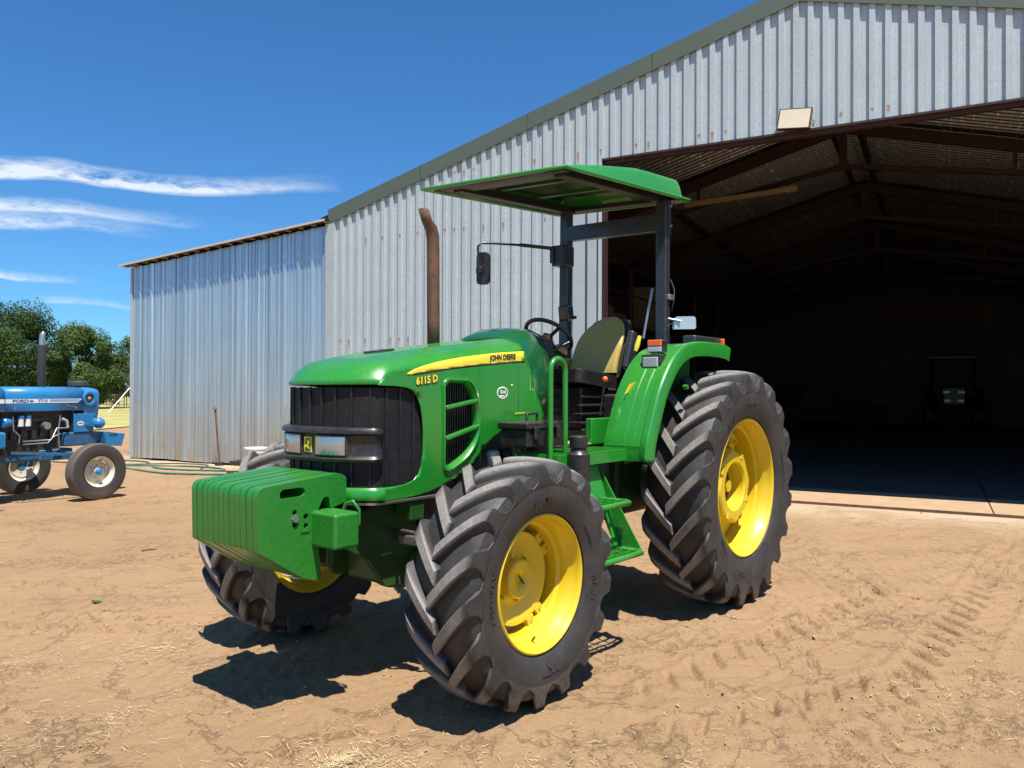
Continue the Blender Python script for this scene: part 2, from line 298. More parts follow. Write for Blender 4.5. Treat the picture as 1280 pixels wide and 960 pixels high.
class MB:
    """collects shapes for ONE mesh"""
    def __init__(s): s.v = []; s.f = []; s.sm = True
    def add(s, vs, fs):
        k = len(s.v); s.v += [tuple(v) for v in vs]; s.f += [tuple(i+k for i in f) for f in fs]; return s
    def box(s, c, d, rot=None):
        x, y, z = (q/2 for q in d); vs = [Vector((a*x, b*y, e*z)) for a in (-1, 1) for b in (-1, 1) for e in (-1, 1)]
        if rot is not None: vs = [rot @ v for v in vs]
        return s.add([v+Vector(c) for v in vs], [(0, 1, 3, 2), (4, 6, 7, 5), (0, 4, 5, 1), (2, 3, 7, 6), (0, 2, 6, 4), (1, 5, 7, 3)])
    def bar(s, a, b, wd, ht, up=(0, 0, 1)):
        a, b = Vector(a), Vector(b); d = (b-a); L = d.length; d.normalize(); u = Vector(up); sd = d.cross(u)
        if sd.length < 1e-4: sd = d.cross(Vector((1, 0, 0)))
        sd.normalize(); u = sd.cross(d)
        m = Matrix((d, sd, u)).transposed()
        return s.box((a+b)/2, (L, wd, ht), m)
    def tube(s, pts, r, n=10, caps=True, closed=False):
        pts = [Vector(p) for p in pts]; k = len(pts); rs = r if isinstance(r, (list, tuple)) else [r]*k
        vs = []; up = None
        for i, p in enumerate(pts):
            if closed: t = (pts[(i+1) % k]-pts[i-1])
            else: t = (pts[min(i+1, k-1)]-pts[max(i-1, 0)])
            t.normalize()
            if up is None: up = Vector((0, 0, 1)) if abs(t.z) < .9 else Vector((1, 0, 0))
            sd = t.cross(up).normalized(); up = sd.cross(t).normalized()
            for j in range(n):
                a = 2*PI*j/n; vs.append(p+(sd*math.cos(a)+up*math.sin(a))*rs[i])
        fs = []
        for i in range(k if closed else k-1):
            i2 = (i+1) % k
            for j in range(n): fs.append((i*n+j, i*n+(j+1) % n, i2*n+(j+1) % n, i2*n+j))
        if caps and not closed: fs.append(tuple(range(n-1, -1, -1))); fs.append(tuple((k-1)*n+j for j in range(n)))
        return s.add(vs, fs)
    def lathe(s, prof, n=32, axis='Y', c=(0, 0, 0), close=False):
        """prof = [(along axis, radius)]"""
        vs = []; fs = []; k = len(prof)
        for (a, r) in prof:
            for j in range(n):
                t = 2*PI*j/n; x, z = r*math.cos(t), r*math.sin(t)
                p = {'Y': (x, a, z), 'Z': (x, z, a), 'X': (a, x, z)}[axis]; vs.append((p[0]+c[0], p[1]+c[1], p[2]+c[2]))
        for i in range(k if close else k-1):
            i2 = (i+1) % k
            for j in range(n): fs.append((i*n+j, i2*n+j, i2*n+(j+1) % n, i*n+(j+1) % n))
        if not close:
            if prof[0][1] > 1e-4: fs.append(tuple(range(n)))
            if prof[-1][1] > 1e-4: fs.append(tuple((k-1)*n+j for j in range(n-1, -1, -1)))
        return s.add(vs, fs)
    def grid(s, rows, closed=False):
        k = len(rows); m = len(rows[0]); vs = [p for r_ in rows for p in r_]; fs = []
        for i in range(k-1):
            for j in range(m if closed else m-1):
                fs.append((i*m+j, i*m+(j+1) % m, (i+1)*m+(j+1) % m, (i+1)*m+j))
        return s.add(vs, fs)
    def prism(s, poly, z0, z1, fn=None, holes=()):
        """polygon (a,b) with holes extruded from z0 to z1; fn(a,b,c)->xyz"""
        fn = fn or (lambda a, b, c: (a, b, c))
        loops = [list(poly)]+[list(h) for h in holes]
        flat = [p for l in loops for p in l]; tris = geometry.tessellate_polygon([[Vector((p[0], p[1], 0)) for p in l] for l in loops])
        n = len(flat); vs = [fn(p[0], p[1], z0) for p in flat]+[fn(p[0], p[1], z1) for p in flat]
        fs = [tuple(t) for t in tris]+[tuple(i+n for i in reversed(t)) for t in tris]; k = 0
        for l in loops:
            m = len(l)
            for i in range(m): fs.append((k+i, k+(i+1) % m, n+k+(i+1) % m, n+k+i))
            k += m
        return s.add(vs, fs)
    def mesh(s, name='mesh', smooth=35, mat=None, weld=True):
        me = bpy.data.meshes.new(name); me.from_pydata(s.v, [], s.f)
        bm = bmesh.new(); bm.from_mesh(me)
        if weld: bmesh.ops.remove_doubles(bm, verts=bm.verts, dist=1e-5)
        bmesh.ops.recalc_face_normals(bm, faces=bm.faces)
        bm.to_mesh(me); bm.free()
        if smooth:
            me.shade_smooth(); me.set_sharp_from_angle(angle=R(smooth))
        if mat: me.materials.append(mat)
        return me
    def build(s, name, mat, parent=None, smooth=35, **k): return link(name, s.mesh(name, smooth), mat, parent, **k)
def box(name, c, d, mat, parent=None, bevel=.005, rot=None, **k): return MB().box(c, d, rot).build(name, mat, parent, bevel=bevel, **k)
def tube(name, pts, r, mat, parent=None, n=10, **k): return MB().tube(pts, r, n, **k).build(name, mat, parent, smooth=50)
def arc(c, r, a0, a1, n, ax='XZ'):
    o = []
    for i in range(n+1):
        t = a0+(a1-a0)*i/n; u, v = r*math.cos(t), r*math.sin(t)
        o.append({'XZ': (c[0]+u, c[1], c[2]+v), 'YZ': (c[0], c[1]+u, c[2]+v), 'XY': (c[0]+u, c[1]+v, c[2])}[ax])
    return o
def roundpoly(pts, r, n=4):
    """rounds the corners of a polygon; r = one radius or one per corner"""
    out = []; k = len(pts); rs = r if isinstance(r, (list, tuple)) else [r]*k
    for i in range(k):
        p0, p, p1 = Vector(pts[i-1]), Vector(pts[i]), Vector(pts[(i+1) % k]); a = (p0-p); b = (p1-p)
        rr = min(rs[i], a.length*.45, b.length*.45)
        if rr < 1e-5: out.append(tuple(p)); continue
        A = p+a.normalized()*rr; B = p+b.normalized()*rr
        for j in range(n+1):
            t = j/n; out.append(tuple(A*(1-t)**2+p*2*t*(1-t)+B*t*t))
    return out
_fc = {}
def text_mesh(s, size, extrude=.0, bold=0.0, shear=0, xs=1.0):
    cu = bpy.data.curves.new('text', 'FONT'); cu.body = s; cu.size = size; cu.align_x = 'CENTER'; cu.align_y = 'CENTER'; cu.extrude = extrude; cu.offset = bold; cu.shear = shear; cu.resolution_u = 3
    ob = bpy.data.objects.new('text', cu); COL.objects.link(ob)
    me = bpy.data.meshes.new_from_object(ob.evaluated_get(bpy.context.evaluated_depsgraph_get()))
    bpy.data.objects.remove(ob); bpy.data.curves.remove(cu)
    if xs != 1: me.transform(Matrix.Diagonal((xs, 1, 1, 1)))
    return me
def map_text(me, fn):
    for v in me.vertices: v.co = fn(v.co.x, v.co.y, v.co.z)
    me.update(); return me
def lettering(s, size, fn, mat, parent, extrude=.001, bold=0.0, name='lettering', shear=0, xs=1.0):
    me = text_mesh(s, size, extrude, bold, shear, xs); map_text(me, fn); me.materials.clear(); me.materials.append(mat)
    return link(name, me, mat, parent)
# ================================================================ GROUND
P0 = Vector((-7.788, -.278, 0)); SL = Vector((.19169, -.98145, 0)); SN = Vector((.98145, .19169, 0))
SRZ = math.atan2(SL.y, SL.x)
def vnoise(x, y, seed):
    rng = np.random.RandomState(seed); T = rng.rand(256, 256)
    xi = np.floor(x).astype(int); yi = np.floor(y).astype(int); fx = x-xi; fy = y-yi
    fx = fx*fx*(3-2*fx); fy = fy*fy*(3-2*fy); a = xi & 255; b = yi & 255; a1 = (a+1) & 255; b1 = (b+1) & 255
    return (T[a, b]*(1-fx)+T[a1, b]*fx)*(1-fy)+(T[a, b1]*(1-fx)+T[a1, b1]*fx)*fy-.5
def ground():
    def axis(c, half, step, far):
        a = list(np.arange(-half, half+1e-6, step)); d = step
        while a[-1] < far: d *= 1.12; a.append(a[-1]+d)
        neg = [-v for v in a[::-1] if v > half]; return np.array(neg+a)+c
    xs = axis(-1.1, 3.1, .0165, 1500); ys = axis(-.1, 3.4, .0165, 1500)
    X, Y = np.meshgrid(xs, ys, indexing='ij')
    near = np.clip(1.4-np.hypot(X-.3, Y-.6)/14, 0, 1)
    Z = .030*vnoise(X*.55, Y*.55, 1)+.022*vnoise(X*1.9+3, Y*1.9, 2)
    rough = np.clip(vnoise(X*.8+9, Y*.8, 5)*2.2+.55, .12, 1)
    Z += rough*(.020*vnoise(X*5, Y*5, 3)+.016*vnoise(X*11, Y*11, 4)+.014*vnoise(X*23, Y*23, 6)+.010*vnoise(X*50, Y*50, 16))
    # scuffed streaks
    Z += rough*.020*vnoise((X*.3+Y*.95)*9, (X*.95-Y*.3)*2.0, 9)
    # tyre prints: chevron lugs pressed in along straight wheel tracks
    def track(cx, cy, ang, wd, pitch, depth, ln, sg=1):
        ca, sa = math.cos(ang), math.sin(ang); u = (X-cx)*ca+(Y-cy)*sa; v = -(X-cx)*sa+(Y-cy)*ca
        wob = .03*vnoise(u*1.1, v*0, 21); v2 = v+wob
        inside = np.clip((wd/2-np.abs(v2))/.03, 0, 1)*np.clip((ln/2-np.abs(u))/.4, 0, 1)
        ph = (u+sg*np.abs(v2)*1.0+(v2 > 0)*pitch/2)/pitch; fr = ph-np.floor(ph)
        lug = np.clip(1-np.abs(fr-.5)/.19, 0, 1)
        fade = np.clip(.9+vnoise(u*1.2+7, v*2, 13)*1.2, .45, 1)
        return -depth*inside*fade*np.clip(lug*1.6, 0, 1)+depth*.35*np.clip(1-np.abs(np.abs(v2)-wd/2)/.05, 0, 1)*np.clip((ln/2-np.abs(u))/.4, 0, 1)*fade
    Z += track(-3.4, 2.35, R(2), .46, .23, .040, 6.4)+track(-2.1, 1.60, R(-6), .44, .23, .032, 3.6)+track(.75, -1.95, R(-55), .38, .21, .040, 2.3)
    Z += track(-.9, 2.05, R(-22), .40, .21, .036, 2.2)+track(-3.8, 1.2, R(35), .42, .23, .026, 3.4)+track(1.0, .55, R(10), .38, .21, .022, 1.2)+track(-.6, -3.3, R(-48), .38, .21, .024, 3.5)
    Z += .010*np.clip(np.abs(vnoise(X*2.3+4, Y*2.3, 41))*-14+1, 0, 1)*(vnoise(X*60, Y*60, 42)+.4)*2
    Z *= near
    # level pads under the tyres
    for wx, wy in ((0, .89), (0, -.89), (-2.4, .874), (-2.4, -.874)):
        d = np.hypot((X-wx)/.42, (Y-wy)/.42); k = np.clip(1.35-d, 0, 1); k = k*k*(3-2*k); Z = Z*(1-k)+.006*k
    off = (X-P0.x)*SN.x+(Y-P0.y)*SN.y; k = np.clip((1.2-off)/.6, 0, 1); k2 = np.clip((.10-off)/.12, 0, 1); Z = Z*(1-k)+k*(.0+.45*Z+.014*vnoise(X*3, Y*3, 31)); Z = Z*(1-k2)-.03*k2
    n, m = X.shape; me = bpy.data.meshes.new('ground'); co = np.stack([X, Y, Z], -1).reshape(-1, 3).astype(np.float32)
    i = np.arange(n-1)[:, None]*m+np.arange(m-1)[None]; q = np.stack([i, i+m, i+m+1, i+1], -1).reshape(-1, 4).astype(np.int32)
    me.vertices.add(len(co)); me.vertices.foreach_set('co', co.ravel()); me.loops.add(q.size); me.loops.foreach_set('vertex_index', q.ravel())
    me.polygons.add(len(q)); me.polygons.foreach_set('loop_start', np.arange(0, q.size, 4, dtype=np.int32)); me.update(calc_edges=True); me.shade_smooth()
    o = link('ground', me, M['dirt']); tag(o, kind='structure')
    global GH
    def GH(x, y):
        a = min(max(np.searchsorted(xs, x)-1, 0), n-2); b = min(max(np.searchsorted(ys, y)-1, 0), m-2); return float(Z[a, b])
ground()
# lawn beyond the sheds
def lawn():
    mb = MB(); C = Vector((3.008, 3.3304)); rows = []
    for i, dd in enumerate([34, 40, 50, 64, 80, 110, 160]):
        row = []
        for j in range(25):
            a = R(-62-70*j/24-30); d = dd+(1.6*math.sin(j*1.7)+.8*math.sin(j*4.1) if i == 0 else 0); row.append((C.x+d*math.cos(a), C.y+d*math.sin(a), .006))
        rows.append(row)
    mb.grid(rows); tag(mb.build('lawn', M['lawn'], None), kind='structure')
lawn()

# ================================================================ METAL SHED
shed = empty('metal_shed', 'large galvanised gable shed with a wide open front and dark interior', 'shed', tuple(P0), SRZ)
leanto = empty('lean_to_shed', 'lower shiny corrugated lean-to shed joined to the side of the large gable shed', 'shed', tuple(P0), SRZ)
S_AP, Z_AP = .17, 6.84; S_L = 8.49; PITCH = .268; S_R = S_AP-(S_L-S_AP); DEPTH = 29.0; Z_HD = 5.07; S_JL, S_JR = 3.05, -6.2
def roofz(s): return Z_AP-abs(s-S_AP)*PITCH     # underside of fascia / top of cladding
def ibr(s0, s1, zb, zt, pitch=.19, h=.036, top=.072, base=.086, off=0.0):
    """trapezoidal ribbed sheet between s0 and s1 (local shed coordinates); zb, zt = functions of s"""
    xs = [s0]; k = math.floor(s0/pitch)
    while True:
        c = k*pitch+pitch*.15
        if c-base/2 > s1: break
        for q, hh in ((-base/2, 0), (-top/2, h), (top/2, h), (base/2, 0)):
            x = c+q
            if s0 < x < s1: xs.append(x)
        k += 1
    xs.append(s1); xs = sorted(set(xs))
    def hgt(x):
        f = (x-pitch*.15)/pitch; d = abs((f-round(f))*pitch)
        return off+h*max(0, min(1, (base/2-d)/((base-top)/2)))
    mb = MB(); mb.grid([[(x, hgt(x), zb(x)) for x in xs], [(x, hgt(x), zt(x)) for x in xs]]); return mb
# front wall sheets; each sheet covers four ribs
SW = .76; s = S_R; edges = [S_JR]; 
cuts = sorted([S_R, S_JR, S_JL, S_L]+[S_AP+SW*i for i in range(-12, 12) if S_R < S_AP+SW*i < S_L and abs(S_AP+SW*i-S_JL) > .12 and abs(S_AP+SW*i-S_JR) > .12])
for i in range(len(cuts)-1):
    a, b_ = cuts[i], cuts[i+1]; mid = (a+b_)/2
    low = (lambda s_: Z_HD) if S_JR < mid < S_JL else (lambda s_: .02)
    wob = random.uniform(-.002, .004)
    ibr(a-.004, b_+.004, low, lambda s_: roofz(s_)+.05, off=.0+.003*(i % 2)+wob).build('wall_sheet', M['galv'], shed, smooth=0)
# fascia flashings along both verges
for sgn, se in ((1, S_L+.02), (-1, S_R-.02)):
    ns = 4; 
    for i in range(ns):
        sa = S_AP+(se-S_AP)*i/ns; sb = S_AP+(se-S_AP)*(i+1)/ns-sgn*.006
        mb = MB(); za, zb_ = roofz(sa), roofz(sb)
        y0 = .052+.003*(i % 2)
        mb.add([(sa, y0, za), (sb, y0, zb_), (sb, y0, zb_+.26), (sa, y0, za+.26), (sa, -.16, za+.265), (sb, -.16, zb_+.265), (sa, y0-.02, za-.002), (sb, y0-.02, zb_-.002)], [(0, 1, 2, 3), (3, 2, 5, 4), (0, 6, 7, 1)])
        mb.build('fascia_flashing', M['fascia'], shed, smooth=0)
# header beam, jambs
MB().box(((S_JL+S_JR)/2, -.07, Z_HD-.035), (S_JL-S_JR, .10, .06)).build('header_beam', M['red_oxide'], shed, bevel=.004)
MB().box(((S_JL+S_JR)/2, .012, Z_HD-.004), (S_JL-S_JR, .06, .03)).build('header_angle', M['red_oxide'], shed)
for sj in (S_JL, S_JR):
    MB().box((sj+(-.0 if sj > 0 else 0), -.08, 2.53), (.055, .16, 5.02)).build('door_jamb', M['red_oxide'], shed, bevel=.004)
# the flat steel strips beside the opening
MB().box((3.42, .052, 2.5), (.20, .02, 4.96)).build('cover_strip', M['galv_trim'], shed, bevel=.003)
MB().box((3.20, .060, 2.5), (.13, .05, 4.96)).build('cover_strip', M['galv_trim'], shed, bevel=.004)
# corner flashing to the lean-to
MB().box((S_L-.02, .045, 2.32), (.20, .012, 4.58)).build('corner_flashing', M['galv_trim'], shed)
# side and back walls (inside seen only dimly)
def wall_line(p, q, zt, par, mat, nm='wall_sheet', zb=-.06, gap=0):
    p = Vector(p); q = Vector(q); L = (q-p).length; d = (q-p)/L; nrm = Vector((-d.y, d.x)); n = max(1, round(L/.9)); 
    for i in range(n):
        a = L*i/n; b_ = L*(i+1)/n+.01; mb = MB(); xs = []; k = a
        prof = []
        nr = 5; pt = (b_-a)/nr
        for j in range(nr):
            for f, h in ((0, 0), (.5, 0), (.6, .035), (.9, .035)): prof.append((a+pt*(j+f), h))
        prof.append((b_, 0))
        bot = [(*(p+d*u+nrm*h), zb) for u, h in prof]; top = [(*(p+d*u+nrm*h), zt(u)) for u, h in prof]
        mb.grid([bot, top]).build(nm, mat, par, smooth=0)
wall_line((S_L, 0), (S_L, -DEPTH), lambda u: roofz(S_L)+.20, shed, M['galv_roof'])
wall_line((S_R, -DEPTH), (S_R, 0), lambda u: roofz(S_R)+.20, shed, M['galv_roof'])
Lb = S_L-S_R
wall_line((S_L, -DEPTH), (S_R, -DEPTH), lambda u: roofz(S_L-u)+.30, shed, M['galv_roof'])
# roof sheets, corrugations down the slope
def roof_sheet(sgn, e):
    mb = MB(); w_ = .762; n = 4; prof = []
    for j in range(n):
        for f, h in ((0, -.02), (.40, -.02), (.54, .022), (.86, .022)): prof.append((-w_*(j+f)/n, h))
    prof.append((-w_, -.02))
    ra, rb = [], []
    for u, h in prof: ra.append((S_AP+sgn*.0, u, Z_AP+.21+h)); rb.append((S_AP+sgn*(e-S_AP)*sgn, u, roofz(e)+.21+h))
    return mb.grid([ra, rb]).mesh('roof_sheet', 0, M['roof_under'])
for sgn, e in ((1, S_L+.25), (-1, S_R-.25)):
    me = roof_sheet(sgn, e); k = 0; y = .02
    while y > -DEPTH:
        link('roof_sheet', me, None, shed, loc=(0, y, 0)); y -= .762
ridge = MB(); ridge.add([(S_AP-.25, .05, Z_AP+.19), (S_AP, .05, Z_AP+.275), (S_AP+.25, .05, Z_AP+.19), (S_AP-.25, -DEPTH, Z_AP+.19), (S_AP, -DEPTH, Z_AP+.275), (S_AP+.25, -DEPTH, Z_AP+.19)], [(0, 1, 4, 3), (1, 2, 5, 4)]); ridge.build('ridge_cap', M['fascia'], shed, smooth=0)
# roof trusses: rafters, scissor ties and king post
for ti, oy in enumerate((-.45, -5.6, -10.8, -16.0, -21.2, -26.4)):
    t = MB(); zr = -.02
    for sg in (1, -1):
        se = S_L-.1 if sg > 0 else S_R+.1
        t.bar((S_AP, oy, Z_AP-.06), (se, oy, roofz(se)-.06), .10, .22)
        t.bar((S_AP, oy, Z_AP-.83), (S_AP+sg*6.3, oy, roofz(S_AP+6.3)-.22), .07, .10)
        t.bar((S_AP+sg*2.9, oy, roofz(S_AP+2.9)-.1), (S_AP+sg*2.9, oy, Z_AP-.83-2.9*.17), .06, .06)
    t.bar((S_AP, oy, Z_AP-.1), (S_AP, oy, Z_AP-.88), .14, .14, (0, 1, 0))
    t.build('roof_truss', M['red_oxide'], shed)
    for se in (S_L-.2, S_R+.2): MB().box((se, oy, 2.25), (.16, .2, 4.4)).build('wall_column', M['red_oxide'], shed, bevel=.004)
for ss in (S_AP-.25, S_AP+.25, S_AP+4.0, S_AP-4.0, S_AP+6.8, S_AP-6.8): MB().box((ss, -DEPTH/2, roofz(ss)+.10), (.09, DEPTH-.3, .13)).build('purlin', M['dark'], shed)
MB().bar((1.0, -5.4, 5.62), (3.3, -5.4, 5.52), .12, .10).build('timber_plank', M['wood'], shed, bevel=.006)
# sliding door rail set in the apron
MB().box(((S_JL+S_JR)/2+.3, -.02, .012), (S_JL-S_JR+1.5, .035, .028)).build('door_rail', M['rust'], shed)
# floor
floor = tag(bpy.data.objects.new('shed_floor', None), kind='structure'); COL.objects.link(floor); floor.location = tuple(P0); floor.rotation_euler = (0, 0, SRZ)
tag(floor, kind='structure')
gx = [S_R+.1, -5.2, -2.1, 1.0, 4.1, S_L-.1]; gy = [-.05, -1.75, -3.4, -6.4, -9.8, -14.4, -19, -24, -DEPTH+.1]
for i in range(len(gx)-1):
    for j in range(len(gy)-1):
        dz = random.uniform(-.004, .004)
        MB().box(((gx[i]+gx[i+1])/2, (gy[j]+gy[j+1])/2, -.03+dz), (gx[i+1]-gx[i]-.015, abs(gy[j+1]-gy[j])-.015, .08)).build('concrete_slab', M['floor_dusty_sunlit'] if j == 0 else M['floor_shade_dark'], floor, bevel=.004)
apx = [-7.8, -5.3, -2.75, -1.3, 1.35, 3.4]
for i in range(len(apx)-1):
    MB().box(((apx[i]+apx[i+1])/2, .30+.02*(i % 2), -.034+random.uniform(-.004, .001)), (apx[i+1]-apx[i]-.012, .56+.08*(i % 2), .06), Matrix.Rotation(R(random.uniform(-.5, .5)), 3, 'Z')).build('concrete_slab', M['concrete'], floor, bevel=.006)

# flood lamp on the gable
fl = empty('flood_lamp', 'square black rimmed flood lamp tilted on the gable cladding above the shed opening', 'lamp', tuple(P0+SL*.22+SN*.10+Vector((0, 0, 5.21))), SRZ)
rt = Matrix.Rotation(R(-6), 3, 'Y') @ Matrix.Rotation(R(14), 3, 'X')
box('lamp_housing', (0, .02, 0), (.43, .05, .31), M['black'], fl, .008, rt)
MB().box((0, .05, 0), (.395, .01, .275), rt).build('lamp_glass', paint('yellowed_lamp_glass', (.55, .47, .34), .4, .2, .1, .1), fl)
MB().tube([(-.2, .03, -.03), (-.25, .05, -.07), (-.24, 0, -.13), (-.2, -.05, -.05)], .006, 6).build('cable', M['black'], fl)

# mezzanine rack with rails and boxes just inside the opening
mz = empty('storage_mezzanine', 'red steel storage platform with rails inside the left of the shed opening', 'rack', tuple(P0), SRZ)
for z in (3.62, 4.22): MB().tube([(4.45, -2.6, z), (4.45, -14, z)], .025, 8).build('rail', M['red_oxide'], mz)
for y in (-2.6, -5.2, -7.8, -10.4, -13): MB().box((4.45, y, 2.1), (.07, .07, 4.3)).build('post', M['red_oxide'] if y != -2.6 else M['blue_dull'], mz)
MB().box((6.3, -8.2, 2.88), (3.6, 11.4, .06)).build('deck', M['wood'], mz)
MB().box((4.48, -8.2, 2.78), (.08, 11.4, .30)).build('edge_beam', M['red_oxide'], mz, bevel=.004)
for i, (x, y, a, b_, c, lb) in enumerate([(4.85, -4.4, .45, .40, .42, 'brown carton at the near end of the raised storage platform'), (4.8, -5.1, .4, .5, .30, 'low pale carton beside the near carton on the storage platform'), (4.95, -7.6, .7, .8, 1.15, 'tall brown carton standing midway on the storage platform')]):
    e = empty('cardboard_box', lb, 'box', tuple(P0+SL*x+SN*y+Vector((0, 0, 2.91))), SRZ+.1*i, 'boxes on the storage platform')
    box('carton', (0, 0, c/2), (a, b_, c), M['carton'], e, .01); MB().box((0, 0, c+.002), (a*.98, .06, .002)).build('tape', M['wood'], e)

# machines parked deep in the shed
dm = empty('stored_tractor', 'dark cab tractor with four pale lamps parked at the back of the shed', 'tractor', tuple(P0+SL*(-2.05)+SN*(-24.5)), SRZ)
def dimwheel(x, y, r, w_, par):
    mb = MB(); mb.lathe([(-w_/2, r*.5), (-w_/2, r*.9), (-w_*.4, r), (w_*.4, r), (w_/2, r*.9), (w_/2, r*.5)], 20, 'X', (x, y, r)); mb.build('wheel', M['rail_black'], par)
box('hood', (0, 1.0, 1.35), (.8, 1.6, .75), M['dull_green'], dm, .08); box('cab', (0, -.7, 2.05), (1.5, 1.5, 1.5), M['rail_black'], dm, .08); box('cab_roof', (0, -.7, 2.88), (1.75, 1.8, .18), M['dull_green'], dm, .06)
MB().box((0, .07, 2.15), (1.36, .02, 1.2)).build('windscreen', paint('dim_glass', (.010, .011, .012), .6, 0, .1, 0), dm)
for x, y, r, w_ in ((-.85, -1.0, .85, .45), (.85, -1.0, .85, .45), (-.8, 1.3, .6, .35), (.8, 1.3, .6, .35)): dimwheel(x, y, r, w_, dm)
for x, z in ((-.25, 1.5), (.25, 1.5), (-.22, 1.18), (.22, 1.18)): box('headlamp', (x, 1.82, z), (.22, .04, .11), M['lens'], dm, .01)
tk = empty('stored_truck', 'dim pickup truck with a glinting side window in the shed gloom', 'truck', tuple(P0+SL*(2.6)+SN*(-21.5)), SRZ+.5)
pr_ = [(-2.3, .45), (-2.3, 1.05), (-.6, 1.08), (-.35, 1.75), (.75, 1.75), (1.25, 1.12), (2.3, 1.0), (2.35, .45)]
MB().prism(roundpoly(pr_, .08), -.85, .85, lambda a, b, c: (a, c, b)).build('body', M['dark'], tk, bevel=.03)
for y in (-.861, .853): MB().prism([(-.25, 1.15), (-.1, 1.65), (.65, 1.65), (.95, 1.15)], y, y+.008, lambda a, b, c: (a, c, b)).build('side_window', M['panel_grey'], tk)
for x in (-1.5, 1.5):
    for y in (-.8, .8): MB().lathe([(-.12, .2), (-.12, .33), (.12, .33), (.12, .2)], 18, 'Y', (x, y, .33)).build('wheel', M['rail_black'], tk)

# ================================================================ LEAN-TO
SA, SB = S_L+.01, 14.16
def ltz(s_): return 4.60-(s_-S_L)*(4.60-4.19)/(SB-S_L)
n = 8
for i in range(n):
    a = SA+(SB-SA)*i/n; b_ = SA+(SB-SA)*(i+1)/n+.004; mb = MB(); prof = []
    # box rib with two minor ribs between
    P_ = (b_-a)/2
    for k in range(2):
        for f, h in ((0, 0), (.06, 0), (.13, .042), (.24, .042), (.31, 0), (.46, 0), (.49, .018), (.54, .018), (.58, 0), (.72, 0), (.75, .018), (.81, .018), (.85, 0)): prof.append((a+P_*(k+f), h+.003*(i % 2)-.01))
    prof.append((b_, -.01))
    mb.grid([[(x, h, .015+.01*math.sin(x*3)) for x, h in prof], [(x, h, ltz(x)) for x, h in prof]]).build('wall_sheet', M['galv_shiny'], leanto, smooth=0)
mb = MB()
for x0, x1 in ((SA-.02, SB+.22),):
    mb.add([(x0, .20, ltz(x0)+.035), (x1, .20, ltz(x1)+.035), (x1, .20, ltz(x1)+.072), (x0, .20, ltz(x0)+.072), (x0, .17, ltz(x0)+.035), (x1, .17, ltz(x1)+.035), (x1, .17, ltz(x1)+.072), (x0, .17, ltz(x0)+.072)], [(0, 1, 2, 3), (4, 7, 6, 5), (0, 4, 5, 1), (3, 2, 6, 7), (1, 5, 6, 2), (0, 3, 7, 4)])
mb.build('eave_board', paint('pale_eave_trim', (.52, .48, .40), .6, 0, .15, .1), leanto)
# lean-to roof sheets, running front to back
x = SA-.03; 
while x < SB+.2:
    x1 = min(x+.76, SB+.26); mb = MB(); prof = [(x+(x1-x)*j/24, .012*math.cos(j*PI/1.0/1)*(1 if j % 2 == 0 else -1)*0+.012*math.cos(2*PI*j/4)) for j in range(25)]
    mb.grid([[(u, .168, ltz(u)+.075+h) for u, h in prof], [(u, -9, ltz(u)+.075+h) for u, h in prof]]).build('roof_sheet', M['galv_roof'], leanto, smooth=60); x = x1
x = SA+.02
while x < SB+.15: MB().box((x, .07, ltz(x)-.0+.04), (.04, .12, .035)).build('rafter_end', M['wood'], leanto); x += .32
wall_line((SB, 0), (SB, -9), lambda u: ltz(SB), leanto, M['galv_shiny']); wall_line((SB, -9), (S_L+.05, -9), lambda u: ltz(SB), leanto, M['galv_shiny'])
MB().box((SB-.0, .012, 2.1), (.05, .05, 4.17)).build('corner_flashing', M['galv_trim'], leanto)
for i in range(5):
    sx_ = 11.0-.42*i; MB().prism(roundpoly([(sx_, .0), (sx_-.1, .09), (sx_-.28, .12), (sx_-.38, .03), (sx_-.3, -.02)], .03), .004, .03, lambda a, b, c: (a, c, b)).build('corroded_patch', M['rust'], leanto)
# dark eroded gap under the wall sheets
MB().box((10.4, .035, .03), (1.3, .03, .09)).build('base_gap', M['dark'], leanto)

def at(s_, n_, z=0): return P0+SL*s_+SN*n_+Vector((0, 0, z))
# things beside the lean-to wall
tp = empty('standpipe', 'thin rusty standpipe leaning out from the lean-to wall', 'pipe', tuple(at(11.05, .3)), SRZ)
tube('pipe', [(0, 0, 0), (.17, -.03, 1.12)], .019, M['rust'], tp); tube('tap', [(.21, .0, 1.12), (.12, -.02, 1.13)], .02, M['steel'], tp); box('tap_handle', (.17, 0, 1.165), (.08, .02, .02), M['steel'], tp, .003)
box('pipe_foot', (0, 0, .03), (.14, .14, .10), M['dark'], tp, .02)
bk = empty('white_bucket', 'ribbed white plastic bucket standing at the foot of the lean-to wall', 'bucket', tuple(at(9.8, .55)), 0)
MB().lathe([(0, .15), (.28, .185), (.28, .20), (.30, .20), (.30, .19), (.335, .192), (.335, .205), (.355, .205), (.355, .193), (.40, .20), (.40, .215), (.425, .215), (.425, .19), (.40, .18), (.02, .14), (.02, 0)], 32, 'Z').build('pail', M['white'], bk)
tube('bail_handle', [(.21*math.cos(t), .21*math.sin(t)*.98, .36-.05*math.sin(t)) for t in [PI*i/12 for i in range(13)]], .004, M['steel'], bk, 6)
wf = empty('wire_frame', 'thin rusty wire frame leaning on the lean-to wall behind the tractor', 'frame', tuple(at(9.35, .12)), SRZ)
for a in ((-.12, .06, 0), (.22, .06, 0)): tube('upright', [a, (a[0]-.02+(.05 if a[0] < 0 else -.25), -.05, 1.2)], .008, M['rust'], wf, 6)
for z in (.3, .6, .9): tube('rung', [(-.1, .04, z), (.2-z*.2, .04, z)], .006, M['rust'], wf, 6)
